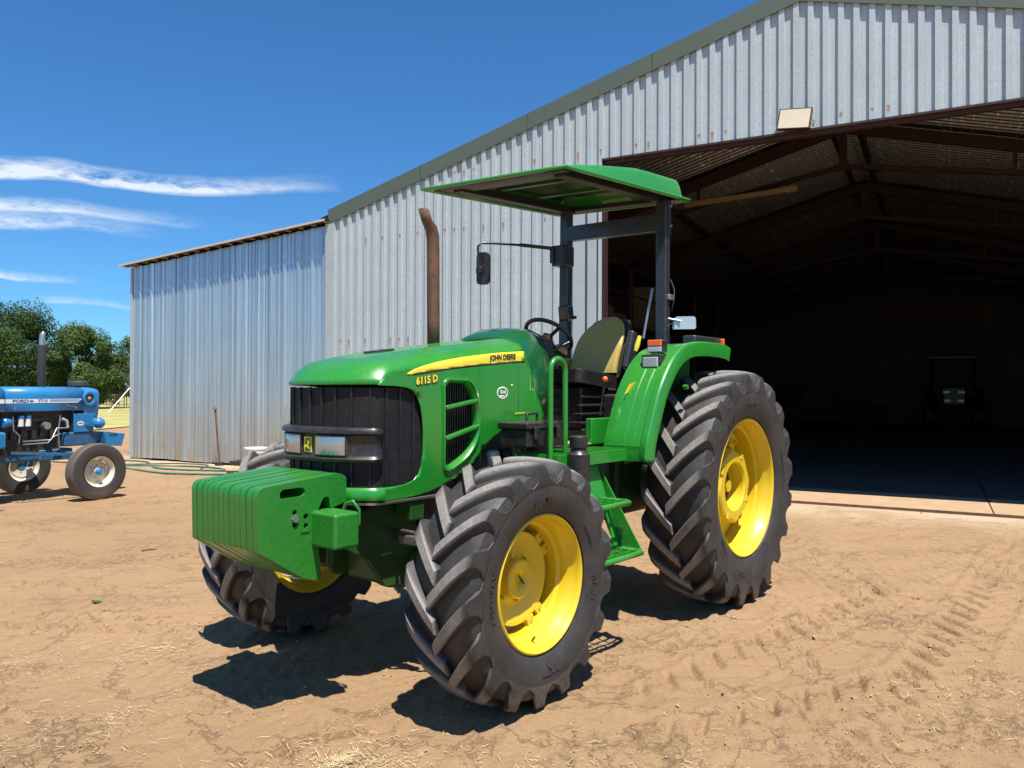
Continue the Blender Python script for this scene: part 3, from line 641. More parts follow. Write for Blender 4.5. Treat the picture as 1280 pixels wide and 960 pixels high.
def hose(name, label, pts, r, mat, cat='hose'):
    sp = []
    P = [Vector(p) for p in pts]
    for i in range(len(P)-1):
        p0 = P[max(i-1, 0)]; p1 = P[i]; p2 = P[i+1]; p3 = P[min(i+2, len(P)-1)]
        for k in range(6):
            t = k/6; sp.append(.5*((2*p1)+(-p0+p2)*t+(2*p0-5*p1+4*p2-p3)*t*t+(-p0+3*p1-3*p2+p3)*t**3))
    sp.append(P[-1]); 
    w_ = [at(q.x, q.y, GH(*at(q.x, q.y).xy)+r) for q in sp]
    o = MB().tube(w_, r, 8).build(name, mat, None, smooth=60); tag(o, label, cat); return o
hose('garden_hose', 'green garden hose lying in loose loops before the lean-to wall', [(14.2, .75, 0), (13.0, .55, 0), (12.2, 1.0, 0), (11.5, 1.35, 0), (10.7, 1.3, 0), (10.2, .95, 0), (10.8, .75, 0), (11.8, .95, 0), (12.6, 1.35, 0), (11.6, 1.75, 0), (10.5, 1.9, 0), (9.6, 1.5, 0), (9.0, 1.2, 0)], .017, M['hose'])
hose('water_pipe', 'thin dark poly pipe lying past the green hose near the lean-to', [(14.6, 1.5, 0), (13.2, 1.3, 0), (12.2, .6, 0), (11.3, .4, 0), (10.6, 1.1, 0), (9.6, .9, 0)], .012, M['dark'], 'pipe')
# ================================================================ WHEELS AND TYRES
def body_profile(Rt, w_, rr, lh):
    H = Rt-lh-rr; half = [(0, Rt-lh), (.20*w_, Rt-lh-.003), (.36*w_, Rt-lh-.012), (.44*w_, Rt-lh-.03), (.485*w_, Rt-lh-.075), (.50*w_, rr+.58*H), (.495*w_, rr+.38*H), (.465*w_, rr+.17*H), (.425*w_, rr+.05*H), (.40*w_, rr+.012), (.395*w_, rr-.012)]
    return half
def interp(pts, t):
    t = max(0, min(1, t))*(len(pts)-1); i = min(int(t), len(pts)-2); f = t-i
    return tuple(pts[i][k]*(1-f)+pts[i+1][k]*f for k in range(len(pts[0])))
def lug_tyre(Rt, w_, rr, nl, lh, side, mat=None):
    """agricultural tyre; axis Y, outside at +Y*side; chevrons with the centre low at the front (+X)"""
    mb = MB(); half = body_profile(Rt, w_, rr, lh)
    full = [(-y, r) for y, r in half[::-1]][:-1]+half
    mb.lathe(full, 72, 'Y', close=False) if False else None
    n = 72; vs = []; fs = []
    for (a, r) in full:
        for j in range(n): t = 2*PI*j/n; vs.append((r*math.cos(t), a, r*math.sin(t)))
    for i in range(len(full)-1):
        for j in range(n): fs.append((i*n+j, (i+1)*n+j, (i+1)*n+(j+1) % n, i*n+(j+1) % n))
    mb.add(vs, fs)
    H = Rt-lh-rr; pitch = 2*PI/nl
    # top line and foot line of a lug: y fraction, radius
    top = [(-.035*w_, Rt), (.10*w_, Rt), (.22*w_, Rt-.002), (.33*w_, Rt-.006), (.42*w_, Rt-.014), (.478*w_, Rt-.028), (.496*w_, Rt-.055), (.504*w_, Rt-lh-.050), (.505*w_, rr+.70*H), (.496*w_, rr+.62*H)]
    foot = [(-.035*w_, Rt-lh-.01), (.10*w_, Rt-lh-.01), (.22*w_, Rt-lh-.014), (.33*w_, Rt-lh-.02), (.41*w_, Rt-lh-.03), (.445*w_, Rt-lh-.05), (.462*w_, Rt-lh-.075), (.475*w_, Rt-lh-.10), (.470*w_, rr+.67*H), (.470*w_, rr+.60*H)]
    K = 20
    for sd in (1, -1):
        for q in range(nl):
            th0 = pitch*(q+(.5 if sd < 0 else 0)); rings = []
            for i in range(K+1):
                u = i/K; y, r = interp(top, u); fy, fr = interp(foot, u)
                uu = min(u/.62, 1)
                th = th0+pitch*(1.02*(1-(1-uu)**1.55))+pitch*.06*max(0, (u-.62)/.38)
                # half width at the top and foot; on the shoulder the lugs widen and join, leaving rounded scoops
                hw = (.029+.005*min(u/.5, 1))*(1 if Rt < .7 else 1.1)
                if u > .52:
                    ph_ = pitch/2*r; g0 = ph_-hw; q_ = min(1, (u-.52)/.40); hw = ph_-g0*math.sqrt(max(0, 1-q_**2.2))*(1-.0*q_)
                    hw = min(hw, ph_*1.01)
                sl = .34*lh+.014*max(0, min((u-.35)/.3, 1))
                if u > .70: sl *= max(0, 1-(u-.70)/.22)
                ha, hf = hw/r, (hw+sl)/fr
                yy, fyy = y*sd, fy*sd; c_ = .0035
                # direction along lug is slanted, so give width in theta only
                pts = [(fr, fyy, -hf), (r-c_*1.2, yy, -(ha+c_/r*.5)), (r, yy, -(ha-c_/r)), (r, yy, ha-c_/r), (r-c_*1.2, yy, ha+c_/r*.5), (fr, fyy, hf)]
                if u > .55:   # on the shoulder the raised direction is sideways
                    pts = [(fr, fyy, -hf), (r, yy-c_*sd, -(ha+c_/r*.5)), (r, yy, -(ha-c_/r)), (r, yy, ha-c_/r), (r, yy-c_*sd, ha+c_/r*.5), (fr, fyy, hf)]
                rings.append([(rad*math.cos(th+d), yv, rad*math.sin(th+d)) for rad, yv, d in pts])
            m = 6; vs = [p for rg in rings for p in rg]; fs = []
            for i in range(K):
                for j in range(m-1): fs.append((i*m+j, i*m+j+1, (i+1)*m+j+1, (i+1)*m+j))
            fs.append(tuple(range(m))); fs.append(tuple(K*m+j for j in range(m)))
            mb.add(vs, fs)
    return mb.mesh('tyre', 32, mat or M['tyre'], weld=False)
def side_y(Rt, w_, rr, lh, r):
    half = body_profile(Rt, w_, rr, lh)
    for i in range(len(half)-1):
        (y0, r0), (y1, r1) = half[i], half[i+1]
        if r1 <= r <= r0: return y0+(y1-y0)*(r0-r)/max(1e-6, r0-r1)
    return half[-1][0]
def sidewall_text(s, size, rad, ang, args, side, par, bold=.002, xs=1.0):
    def fn(x, y, z):
        r = rad+y; th = ang+x/rad*side   # letters stand outward, read clockwise seen from outside
        return (r*math.cos(th)*1.0, side*(side_y(*args, r)+.0015+max(z, 0)*1.0), r*math.sin(th))
    return lettering(s, size, fn, M['tyre'] if args[0] < .7 else M['tyre_rear'], par, .0035, bold, 'sidewall_lettering', 0, xs)
def rim_mesh(w_, rr):
    yb = .40*w_; P = [(yb+.004, rr+.004), (yb+.010, rr-.004), (yb+.004, rr-.014), (yb-.012, rr-.020), (yb-.035, rr-.024), (yb-.055, rr-.040), (yb-.10, rr-.044), (yb-.115, rr-.060), (-yb+.10, rr-.062), (-yb+.085, rr-.044), (-yb+.03, rr-.03), (-yb+.004, rr-.016), (-yb-.008, rr-.006), (-yb-.002, rr+.006)]
    n = 72; vs = []; fs = []
    for (a, r) in P:
        for j in range(n): t = 2*PI*j/n; vs.append((r*math.cos(t), a, r*math.sin(t)))
    for i in range(len(P)-1):
        for j in range(n): fs.append((i*n+j, (i+1)*n+j, (i+1)*n+(j+1) % n, i*n+(j+1) % n))
    me = MB().add(vs, fs).mesh('rim', 40, M['yellow']); return me
def polar_sheet(prof, rfun, n=96, y_out=None):
    """disc surface: prof = [(radius fraction 0..1 or absolute, y)], rfun(theta) = outer radius"""
    vs = []; fs = []; k = len(prof)
    for i, (r, y) in enumerate(prof):
        for j in range(n):
            t = 2*PI*j/n; ro = rfun(t); rr_ = r if i < k-2 else (r+(ro-prof[-1][0])*(1 if i == k-1 else .6)); vs.append((rr_*math.cos(t), y, rr_*math.sin(t)))
    for i in range(k-1):
        for j in range(n): fs.append((i*n+j, (i+1)*n+j, (i+1)*n+(j+1) % n, i*n+(j+1) % n))
    return vs, fs
def bolt(mb, c, r, h, sd):
    mb.lathe([(0, r), (h*sd, r), (h*sd, 0)], 6, 'Y', c)
FRONT = dict(R=.600, w=.400, rr=.330, nl=17, lh=.042); REAR = dict(R=.8367, w=.4596, rr=.490, nl=20, lh=.050)
def front_wheel(loc, side, par, spin=0):
    d = FRONT; args = (d['R'], d['w'], d['rr'], d['lh']); rr = d['rr']; sd = side
    mb = MB(); vs, fs = polar_sheet([(.001, .030), (.088, .030), (.096, .024), (.098, -.020), (.125, -.030), (.150, -.028), (.205, .006), (.228, .006), (.245, -.030), (.258, -.070)], lambda t: .236+.034*math.cos(4*(t-R(55)))); mb.add([(x, y*sd, z) for x, y, z in vs], fs)
    o = mb.build('front_wheel', M['yellow'], par, loc=loc, solid=.008); o.rotation_euler[1] = spin
    tm = lug_tyre(d['R'], d['w'], rr, d['nl'], d['lh'], sd); link('tyre', tm, None, o); link('rim', rim_mesh(d['w'], rr), None, o)
    nb = MB()
    for q in range(6): t = 2*PI*q/6+.3; MB().lathe([(-.03*sd, .011), (.0*sd, .011), (.0, 0)], 6, 'Y', (.118*math.cos(t), 0, .118*math.sin(t))).build('hub_bolt', M['yellow'], o)
    pass
    for q in range(4):
        for dd in (-.16, .16):
            t = R(55)+q*PI/2+dd; c = Vector((math.cos(t), 0, math.sin(t))); cb = MB(); rm = Matrix.Rotation(-t, 3, 'Y')
            cb.box(c*.258+Vector((0, -.035*sd, 0)), (.056, .085, .056), rm)
            cb.build('rim_clamp', M['yellow'], o, bevel=.006)
            nbm = MB(); nbm.lathe([(-.02*sd, .013), (.0*sd, .013), (.0*sd, 0)], 6, 'Y', tuple(c*.256)); nbm.lathe([(0, .006), (.014*sd, .006), (.014*sd, 0)], 8, 'Y', tuple(c*.256)); nbm.build('clamp_nut', M['steel'], o)
    vb = MB().tube([(.0, .10*sd, -.285), (.004, .12*sd, -.262)], .005, 6).build('valve_stem', M['dark'], o)
    MB().tube([(-.02, .031*sd, -.025), (.018, .031*sd, .02)], .005, 6).build('hub_plug', M['dark'], o)
    sidewall_text('AGRIMAX', .042, .405, R(2), args, sd, o, .002, 1.25); sidewall_text('RT-855', .034, .402, R(192), args, sd, o, .002, 1.2)
    sidewall_text('BKT', .055, .405, R(266), args, sd, o, .004, 1.3); sidewall_text('BKT', .055, .405, R(84), args, sd, o, .004, 1.3); sidewall_text('360/85 R 24', .024, .395, R(150), args, sd, o, .001)
    return o
def rear_wheel(loc, side, par, spin=0):
    d = REAR; args = (d['R'], d['w'], d['rr'], d['lh']); rr = d['rr']; sd = side
    mb = MB(); vs, fs = polar_sheet([(.158, -.02), (.20, -.02), (.24, -.035), (.34, -.055), (.36, -.055), (.40, -.06), (.425, -.06)], lambda t: .425+.005*math.cos(8*t)); mb.add([(x, y*sd, z) for x, y, z in vs], fs)
    o = mb.build('rear_wheel', M['yellow'], par, loc=loc, solid=.01); o.rotation_euler[1] = spin
    link('tyre', lug_tyre(d['R'], d['w'], rr, d['nl'], d['lh'], sd, M['tyre_rear']), None, o); link('rim', rim_mesh(d['w'], rr), None, o)
    # raised eight sided cast centre
    cb = MB(); n = 8; rings = []
    for (ro, y, tw) in ((.300, -.02, 0), (.285, .03, 0), (.268, .088, 0), (.250, .098, 0), (.178, .098, 0), (.166, .085, 0), (.158, -.02, 0)):
        ring = []
        for j in range(64):
            t = 2*PI*j/64+R(10); k = (t/(PI/4)) % 1; f = math.cos(PI/8)/math.cos((k-.5)*PI/4); ff = f if ro > .2 else 1
            ring.append((ro*ff*math.cos(t), y*sd, ro*ff*math.sin(t)))
        rings.append(ring)
    cb.grid(rings, closed=True); cb.build('cast_centre', M['yellow'], o, smooth=28)
    for q in range(4):
        t = R(35)+q*PI/2; c = Vector((math.cos(t), 0, math.sin(t))); rm = Matrix.Rotation(-t, 3, 'Y')
        MB().box(c*.235+Vector((0, .088*sd, 0)), (.05, .030, .05), rm).build('centre_lug', M['yellow'], o, bevel=.008)
        MB().box(c*.355+Vector((0, -.02*sd, 0)), (.12, .06, .09), rm).build('rim_clamp', M['yellow'], o, bevel=.012)
        nb = MB(); bolt(nb, tuple(c*.355+Vector((0, .01*sd, 0))), .016, .02, sd); nb.build('clamp_nut', M['yellow'], o)
    hb = MB().lathe([(-.12*sd, .139), (-.07*sd, .135), (-.07*sd, .105), (-.03*sd, .10), (-.03*sd, .075), (.0*sd, .07), (.0, .045), (.05*sd, .042), (.05*sd, 0)], 40, 'Y').build('axle_flange', M['yellow'], o)
    sidewall_text('333', .055, .600, R(292), args, sd, o, .003, 1.0); sidewall_text('BKT', .060, .600, R(60), args, sd, o, .004, 1.2); sidewall_text('18.4R34', .050, .600, R(95), args, sd, o, .002)
    sidewall_text('AGRIMAX RT-855', .042, .600, R(178), args, sd, o, .002); sidewall_text('TUBELESS', .03, .58, R(330), args, sd, o, .001)
    return o

# ================================================================ GREEN TRACTOR
tr = empty('green_tractor', 'green tractor with yellow wheels, sun canopy and front weights, parked before the shed', 'tractor', (0, 0, 0))
front_wheel((0, .889, .600), 1, tr, R(0)); front_wheel((0, -.889, .600), -1, tr, R(-13))
rear_wheel((-2.40, .874, .8367), 1, tr, R(6)); rear_wheel((-2.40, -.874, .8367), -1, tr, 0)

W = .37
_T = [(-.80, 1.845), (-.72, 1.840), (-.3, 1.786), (0, 1.750), (.2, 1.720), (.3, 1.702), (.4, 1.680), (.48, 1.658), (.54, 1.636), (.575, 1.615)]
def lin(tab, x):
    if x <= tab[0][0]: return tab[0][1]
    for (a, b), (c, d) in zip(tab, tab[1:]):
        if x <= c: return b+(d-b)*(x-a)/(c-a)
    return tab[-1][1]
def T(x): return (lin(_T, x-.03)+lin(_T, x+.03)+lin(_T, x))/3
def dS(x): return lin([(-.8, .075), (-.4, .080), (0, .100), (.3, .092), (.44, .060), (.575, .03)], x)
def Zs(x): return T(x)-dS(x)
NEXP = 3.4
def hoodY(x, z):
    zs = Zs(x); t = (z-zs)/dS(x)
    y = W-.03*max(0, 1.30-z)
    return y if t <= 0 else W*max(0, 1-min(t, 1)**2)**(1/NEXP)
def Xn(y): return .572-.135*abs(y/W)**2.8
# hood top shell
rows = []
for i in range(41):
    u = i/40; row = []
    for j in range(49):
        ph = -PI/2+PI*j/48; sv = math.sin(ph); y = W*math.copysign(abs(sv)**(2/NEXP), sv); xe = Xn(y); xr = -.70-.05*(1-abs(sv))
        x = xr+(xe-xr)*(1-(1-u)**1.15)
        cz = math.cos(ph); zz = Zs(x)+dS(x)*cz+(.010*math.exp(-((abs(y)-.17)/.06)**2)*max(0, min(1, (.42-x)/.5)))
        k_ = max(0, (u-.84)/.16)**2.2; row.append((x, y, zz*(1-k_)+1.552*k_))
    rows.append(row)
hood = MB().grid(rows).build('hood', M['green'], tr, smooth=50, solid=.008)
# side panels with grille cut-out and vent opening
def panel_map(poly, holes, name, mat, par, sd, off=0, thick=.008, step=.05):
    me = bpy.data.meshes.new(name); loops = [poly]+list(holes); flat = [p for l in loops for p in l]
    tris = geometry.tessellate_polygon([[Vector((p[0], p[1], 0)) for p in l] for l in loops]); me.from_pydata([(p[0], 0, p[1]) for p in flat], [], [tuple(t) for t in tris])
    bm = bmesh.new(); bm.from_mesh(me); xs = [p[0] for p in flat]; zs = [p[1] for p in flat]
    x = min(xs)+step
    while x < max(xs): bmesh.ops.bisect_plane(bm, geom=bm.verts[:]+bm.edges[:]+bm.faces[:], plane_co=(x, 0, 0), plane_no=(1, 0, 0)); x += step
    z = min(zs)+step
    while z < max(zs): bmesh.ops.bisect_plane(bm, geom=bm.verts[:]+bm.edges[:]+bm.faces[:], plane_co=(0, 0, z), plane_no=(0, 0, 1)); z += step
    for v in bm.verts: v.co.y = sd*(hoodY(v.co.x, v.co.z)+off)
    bmesh.ops.recalc_face_normals(bm, faces=bm.faces)
    f0 = bm.faces[:][0] if False else None
    bm.faces.ensure_lookup_table(); ny = sum(f.normal.y*f.calc_area() for f in bm.faces)
    if ny*sd < 0: bmesh.ops.reverse_faces(bm, faces=bm.faces)
    bm.to_mesh(me); bm.free(); me.shade_smooth(); me.set_sharp_from_angle(angle=R(40))
    return link(name, me, mat, par, solid=thick)
topedge = [(.44-.02*i if i < 3 else .44-.057*i, 0) for i in range(0)]
xs_ = [.44, .40, .35, .3, .2, .1, 0, -.1, -.2, -.3, -.4, -.5, -.6, -.70]
def edge_z(x):
    f = min(1, max(0, (x+.70)/1.137)); u = 1-(1-f)**(1/1.15); k_ = max(0, (u-.84)/.16)**2.2; return Zs(x)*(1-k_)+1.552*k_
xs_ = [.44, .435, .425, .41, .39, .37, .345, .32, .29, .26, .2, .1, 0, -.1, -.2, -.3, -.4, -.5, -.6, -.70]
outline = [(x, edge_z(x)+.0006) for x in xs_]+[(-.722, 1.75), (-.765, 1.66), (-.838, 1.50), (-.905, 1.375), (-.912, 1.325), (-.748, 1.318), (-.60, 1.312), (-.52, 1.297), (-.43, 1.250), (-.35, 1.195), (-.27, 1.125), (-.20, 1.078), (-.12, 1.043), (-.03, 1.015), (.06, .993), (.15, .980), (.25, .974), (.44, .974)]
outline += [(.44, 1.038), (.32, 1.038), (.25, 1.042), (.195, 1.058), (.158, 1.088), (.140, 1.13), (.132, 1.20), (.133, 1.30), (.140, 1.38), (.155, 1.445), (.178, 1.49), (.212, 1.522), (.26, 1.537), (.32, 1.543), (.40, 1.546), (.44, 1.547)]
vent_o = roundpoly([(-.020, 1.545), (-.030, 1.110), (-.075, 1.098), (-.200, 1.155), (-.285, 1.250), (-.300, 1.390), (-.262, 1.52), (-.215, 1.572), (-.05, 1.575)], [.04, .03, .03, .06, .06, .08, .06, .05, .05], 5)
for sd in (1, -1):
    sp_ = panel_map(outline, [vent_o], 'hood_side_panel', M['green'], hood, sd)
    # vent surround, recessed mesh, bars
    rows = []; cx_, cz_ = -.155, 1.345
    for k, (sc_, off) in enumerate(((1.12, .000), (1.10, .012), (1.03, .014), (.95, .004), (.90, -.028), (.90, -.04))):
        rows.append([(cx_+(x-cx_)*sc_, sd*(hoodY(x, z)+off), cz_+(z-cz_)*(1+(sc_-1)*.62)) for x, z in vent_o])
    MB().grid(rows, closed=True).build('vent_surround', M['green'], hood, smooth=50)
    MB().prism([(cx_+(x-cx_)*1.0, cz_+(z-cz_)*1.0) for x, z in vent_o], sd*(W-.045), sd*(W-.05), lambda a, b, c: (a, c, b)).build('vent_mesh', M['grille'], hood)
    for i in range(13):
        x = -.045-.019*i; MB().box((x, sd*(W-.038), 1.34), (.005, .012, .44)).build('vent_fin', M['black'], hood)
    for za, zb in ((1.428, 1.468), (1.262, 1.322)): MB().bar((-.030, sd*(W-.005), za), (-.297, sd*(W-.005), zb), .035, .022).build('vent_bar', M['green'], hood, bevel=.006)
# nose path: plan curve round the front
def nose_path(off=0, back=.12, n=60):
    pts = [(back, W+off)]
    for i in range(8): pts.append((back+(.40-back)*(i+1)/9, W+off-.002))
    for j in range(31):
        y = W*(1-2*j/30); x = Xn(y); 
        a = abs(y/W); dx = -.135*2.8*a**1.8/W*math.copysign(1, y) if a > 0 else 0
        nx, ny = 1, -dx; l = math.hypot(nx, ny); pts.append((x+off*nx/l, y+off*ny/l))
    for i in range(8): pts.append((.40-(.40-back)*(i+1)/9, -W-off+.002))
    pts.append((back, -W-off))
    P = [Vector(p) for p in pts]
    L = [0]
    for a, b in zip(P, P[1:]): L.append(L[-1]+(b-a).length)
    out = []
    for k in range(n+1):
        s_ = L[-1]*k/n; i = 0
        while i < len(L)-2 and L[i+1] < s_: i += 1
        f = (s_-L[i])/max(1e-9, L[i+1]-L[i]); out.append(P[i].lerp(P[i+1], f))
    # smooth
    for _ in range(2): out = [out[0]]+[(out[i-1]+out[i]*2+out[i+1])/4 for i in range(1, n)]+[out[-1]]
    return out
gp = nose_path(-.022)
MB().grid([[(p.x, p.y, 1.02) for p in gp], [(p.x, p.y, 1.535) for p in gp]]).build('grille', M['grille'], tr, smooth=60)
grille_o = [o for o in tr.children if o.name.startswith('grille')][0]
def normal2(P, i):
    t = (P[min(i+1, len(P)-1)]-P[max(i-1, 0)]).normalized(); return Vector((t.y, -t.x))*-1
for i in range(3, 58, 4):
    p = gp[i]; t = (gp[i+1]-gp[i-1]).normalized(); nn = Vector((-t.y, t.x)); 
    if nn.dot(p-Vector((0, 0))) < 0: nn = -nn
    rm = Matrix(((nn.x, t.x, 0), (nn.y, t.y, 0), (0, 0, 1)))
    MB().box((p.x+nn.x*.003, p.y+nn.y*.003, 1.288), (.014, .010, .50), rm).build('grille_slat', M['rail_black'], grille_o, bevel=.003)
# lower green lip below the grille and black seal over it
lp = nose_path(0.004, .42, 40)
prof = [(-.03, .974), (.006, .978), (.010, .990), (.008, 1.025), (-.006, 1.040), (-.03, 1.040)]
def sweep_nose(prof, back, n, mat, name, par, ends=None, smooth=40, a=0, b_=1):
    paths = [nose_path(o, back, n) for o, z in prof]; rows = []
    i0, i1 = int(a*n), int(b_*n)
    for k, (o, z) in enumerate(prof):
        rows.append([(paths[k][i].x, paths[k][i].y, z) for i in range(i0, i1+1)])
    return MB().grid(rows).build(name, mat, par, smooth=smooth)
sweep_nose(prof, .40, 40, M['green'], 'nose_lip', hood)
sweep_nose([(-.03, .955), (.002, .956), (.004, .968), (-.03, .970)], .0, 50, M['steel'], 'nose_seal', hood)
# black lamp band
band = [(-.02, 1.160), (.014, 1.163), (.024, 1.172), (.027, 1.182), (.018, 1.192), (.012, 1.200), (.010, 1.292), (.016, 1.300), (.030, 1.308), (.030, 1.320), (.020, 1.334), (-.02, 1.338)]
bn = 60; paths = [nose_path(o, .36, bn) for o, z in band]; base_ = nose_path(-.022, .36, bn); rows = []
for k, (o, z) in enumerate(band):
    row = []
    for i in range(2, bn-1):
        e = min(1, min(i-2, bn-2-i)/5); e = math.sqrt(max(0, 1-(1-e)**2)); p = base_[i].lerp(paths[k][i], e); zz = 1.248+(z-1.248)*(.82+.18*e); row.append((p.x, p.y, zz))
    rows.append(row)
lb_ = MB().grid(rows).build('lamp_band', M['black'], tr, smooth=45)
fp = nose_path(.026, .20, 400)
def band_plate(y0, y1, z0, z1, name, mat, off=.004, par=lb_, r=.012, dish=0):
    pts = [p for p in nose_path(.012+off, .20, 400) if y0 <= p.y <= y1 and p.x > .3][::6]; inner = [p for p in nose_path(.006, .20, 400) if y0 <= p.y <= y1 and p.x > .3][::6]
    m = min(len(pts), len(inner)); pts = pts[:m]; inner = inner[:m]; rows = []
    if dish:
        nrm = [(pts[q]-inner[q]).normalized() for q in range(m)]
        for e in range(11):
            zz = z0+(z1-z0)*e/10; row = []
            for q in range(m):
                a_ = (2*q/(m-1)-1); b_ = (e/5-1); dd = dish*(1-a_*a_)*(1-b_*b_); row.append((pts[q].x-nrm[q].x*dd, pts[q].y-nrm[q].y*dd, zz))
            rows.append(row)
        return MB().grid(rows).build(name, mat, par, smooth=60)
    for zz, P in ((z0, inner), (z0, pts), (z0+r, pts), ((z0+z1)/2, pts), (z1-r, pts), (z1, pts), (z1, inner)): rows.append([(p.x, p.y, zz) for p in [inner[0]]+P+[inner[-1]]])
    return MB().grid(rows).build(name, mat, par, smooth=30)
for y0, y1 in ((.072, .255), (-.262, -.048)):
    band_plate(y0-.006, y1+.006, 1.196, 1.298, 'lamp_bezel', M['dark'], .010); band_plate(y0, y1, 1.202, 1.292, 'headlamp', M['lens'], .012, dish=-.007)
em = band_plate(-.030, .034, 1.208, 1.286, 'emblem', M['decal_yellow'], .004); band_plate(-.024, .028, 1.214, 1.280, 'emblem_field', M['cowl_green'], .006)
deer = [(-.023, 1.238), (-.010, 1.246), (.006, 1.244), (.013, 1.256), (.011, 1.268), (.016, 1.262), (.022, 1.270), (.020, 1.260), (.025, 1.256), (.018, 1.250), (.016, 1.238), (.024, 1.226), (.014, 1.230), (.008, 1.234), (-.006, 1.234), (-.018, 1.222), (-.014, 1.234)]
MB().prism([(a, b) for a, b in deer], 0, .002, lambda a, b, c: (Xn(0)+.0205+c, a, b)).build('emblem_stag', M['decal_yellow'], lb_)
# dark lower nose panel below the lamp band and a small fitting
tube('hood_latch', [(Xn(.2)+.01, .2, 1.02), (Xn(.2)+.02, .2, 1.05)], .012, M['steel'], tr)
# decals
def decal(poly, mat, name, sd, off=.0015): return panel_map(poly, [], name, mat, hood, sd, off, .0008, .04)
st_top = [(.255, 1.606), (.235, 1.617), (.20, 1.632), (.13, 1.652), (.04, 1.672), (-.05, 1.688), (-.17, 1.707), (-.307, 1.724), (-.45, 1.740), (-.58, 1.751), (-.700, 1.760)]
st_bot = [(-.708, 1.702), (-.58, 1.692), (-.447, 1.680), (-.30, 1.668), (-.175, 1.655), (-.05, 1.641), (.101, 1.621), (.20, 1.607), (.245, 1.601)]
for sd in (1, -1):
    decal([(x, z-.006) for x, z in st_top[1:]]+[(-.712, 1.692)]+[(x, z-.007) for x, z in st_bot[1:-1]], M['decal_black'], 'stripe_shadow', sd, .0010)
    decal(st_top+st_bot, M['decal_yellow'], 'hood_stripe', sd, .0022)
    def side_text(x0, z0, dz, s=sd, off=.0042): return lambda x, y, z: (x0-x*s, s*(hoodY(x0-x*s, z0+y+dz*(-x*s))+off+z), z0+y+dz*(-x*s))
    lettering('JOHN DEERE', .046, side_text(-.505 if sd > 0 else -.505, 1.716, -.07), M['decal_black'], hood, .0006, .0012, xs=.88)
    lettering('6115 D', .052, side_text(.108, 1.575, -.12, off=.0020), M['decal_black'], hood, .0006, .006)
    lettering('6115 D', .052, side_text(.110, 1.577, -.12, off=.0035), M['decal_yellow'], hood, .0006, .0022)
    lettering('PowrReverser', .017, side_text(-.665, 1.388, -.05), M['decal_yellow'], hood, .0004, .0002)
    ring_o = [(-.505+.050*math.cos(a), 1.509+.036*math.sin(a)) for a in [2*PI*i/28 for i in range(28)]]; ring_i = [(-.505+.041*math.cos(a), 1.509+.028*math.sin(a)) for a in [2*PI*i/28 for i in range(28)]]
    panel_map(ring_o, [ring_i], 'oval_badge', M['decal_white'], hood, sd, .0015, .0008, .03)
    lettering('Grd', .030, side_text(-.505, 1.514, 0), M['decal_white'], hood, .0004, .001); decal([(-.480, 1.494), (-.530, 1.494), (-.525, 1.486), (-.485, 1.486)], M['decal_white'], 'badge_bar', sd)
    for gx_, gt, gb in ((-.648, 1.655, 1.33),): decal([(gx_, gt), (gx_-.004, gt), (gx_-.012, gb), (gx_-.008, gb)], M['cowl_green'], 'panel_gap', sd, .0006)
    decal([(-.585, 1.545), (-.60, 1.545), (-.60, 1.56), (-.585, 1.56)], M['decal_yellow'], 'small_sticker', sd)
# hood vent on top, near the nose
MB().prism(roundpoly([(.17, -.08), (.02, -.11), (.02, .03), (.13, .0)], .02), 0, .012, lambda a, b, c: (a, b, T(a)-.002+c)).build('hood_top_vent', M['black'], hood, bevel=.003)

# cowl and dashboard behind the hood
rows = []
for i, (x, w_, zt, zb) in enumerate(((-.70, .335, 1.845, 1.36), (-.76, .335, 1.885, 1.34), (-.86, .325, 1.925, 1.34), (-1.00, .30, 1.935, 1.36), (-1.12, .26, 1.915, 1.42), (-1.17, .20, 1.86, 1.46))):
    sec = []
    for j in range(25):
        a = PI*j/24; c = math.cos(a); s_ = math.sin(a); sec.append((x+.16*(1-s_**.5)*-(.2), w_*math.copysign(abs(c)**.55, c), zb+(zt-zb)*(s_**.6)))
    rows.append(sec)
cw = MB().grid(rows); 
cw.build('cowl', M['cowl_green'], tr, smooth=50, solid=.006)
box('dashboard', (-1.18, 0, 1.74), (.14, .42, .26), M['black'], tr, .03)
sw = Matrix.Rotation(R(-38), 3, 'Y')
swc = Vector((-1.42, .02, 1.905)); ringp = [swc+sw @ Vector((.172*math.cos(a), .172*math.sin(a), 0)) for a in [2*PI*i/40 for i in range(40)]]
sto = MB().tube(ringp, .015, 10, closed=True).build('steering_wheel', M['black'], tr, smooth=60)
for k in range(3): a = k*2*PI/3+R(180); MB().bar(swc+sw @ Vector((0, 0, -.03)), swc+sw @ Vector((.168*math.cos(a), .168*math.sin(a), 0)), .03, .014).build('spoke', M['black'], sto, bevel=.003)
tube('steering_column', [swc+sw @ Vector((0, 0, -.01)), (-1.20, .01, 1.70)], [.04, .035], M['black'], sto, 14)
tube('control_stalk', [(-1.2, .2, 1.78), (-1.32, .27, 1.85)], .008, M['black'], tr, 8); box('hazard_switch', (-1.26, .12, 1.885), (.04, .04, .03), M['orange'], tr, .004); box('grab_tag', (-1.30, .22, 1.80), (.12, .02, .035), M['wood'], tr, .006, Matrix.Rotation(R(-20), 3, 'Y'))

# exhaust
ex = MB(); pp = [(-.655, -.35, 1.70), (-.652, -.35, 2.0), (-.648, -.35, 2.42), (-.645, -.35, 2.53), (-.628, -.35, 2.585), (-.590, -.35, 2.64), (-.560, -.35, 2.68)]
ex.tube(pp, [.042, .042, .042, .042, .041, .040, .039], 20, caps=False); exo = ex.build('exhaust_pipe', M['rust'], tr, smooth=60, solid=.003)
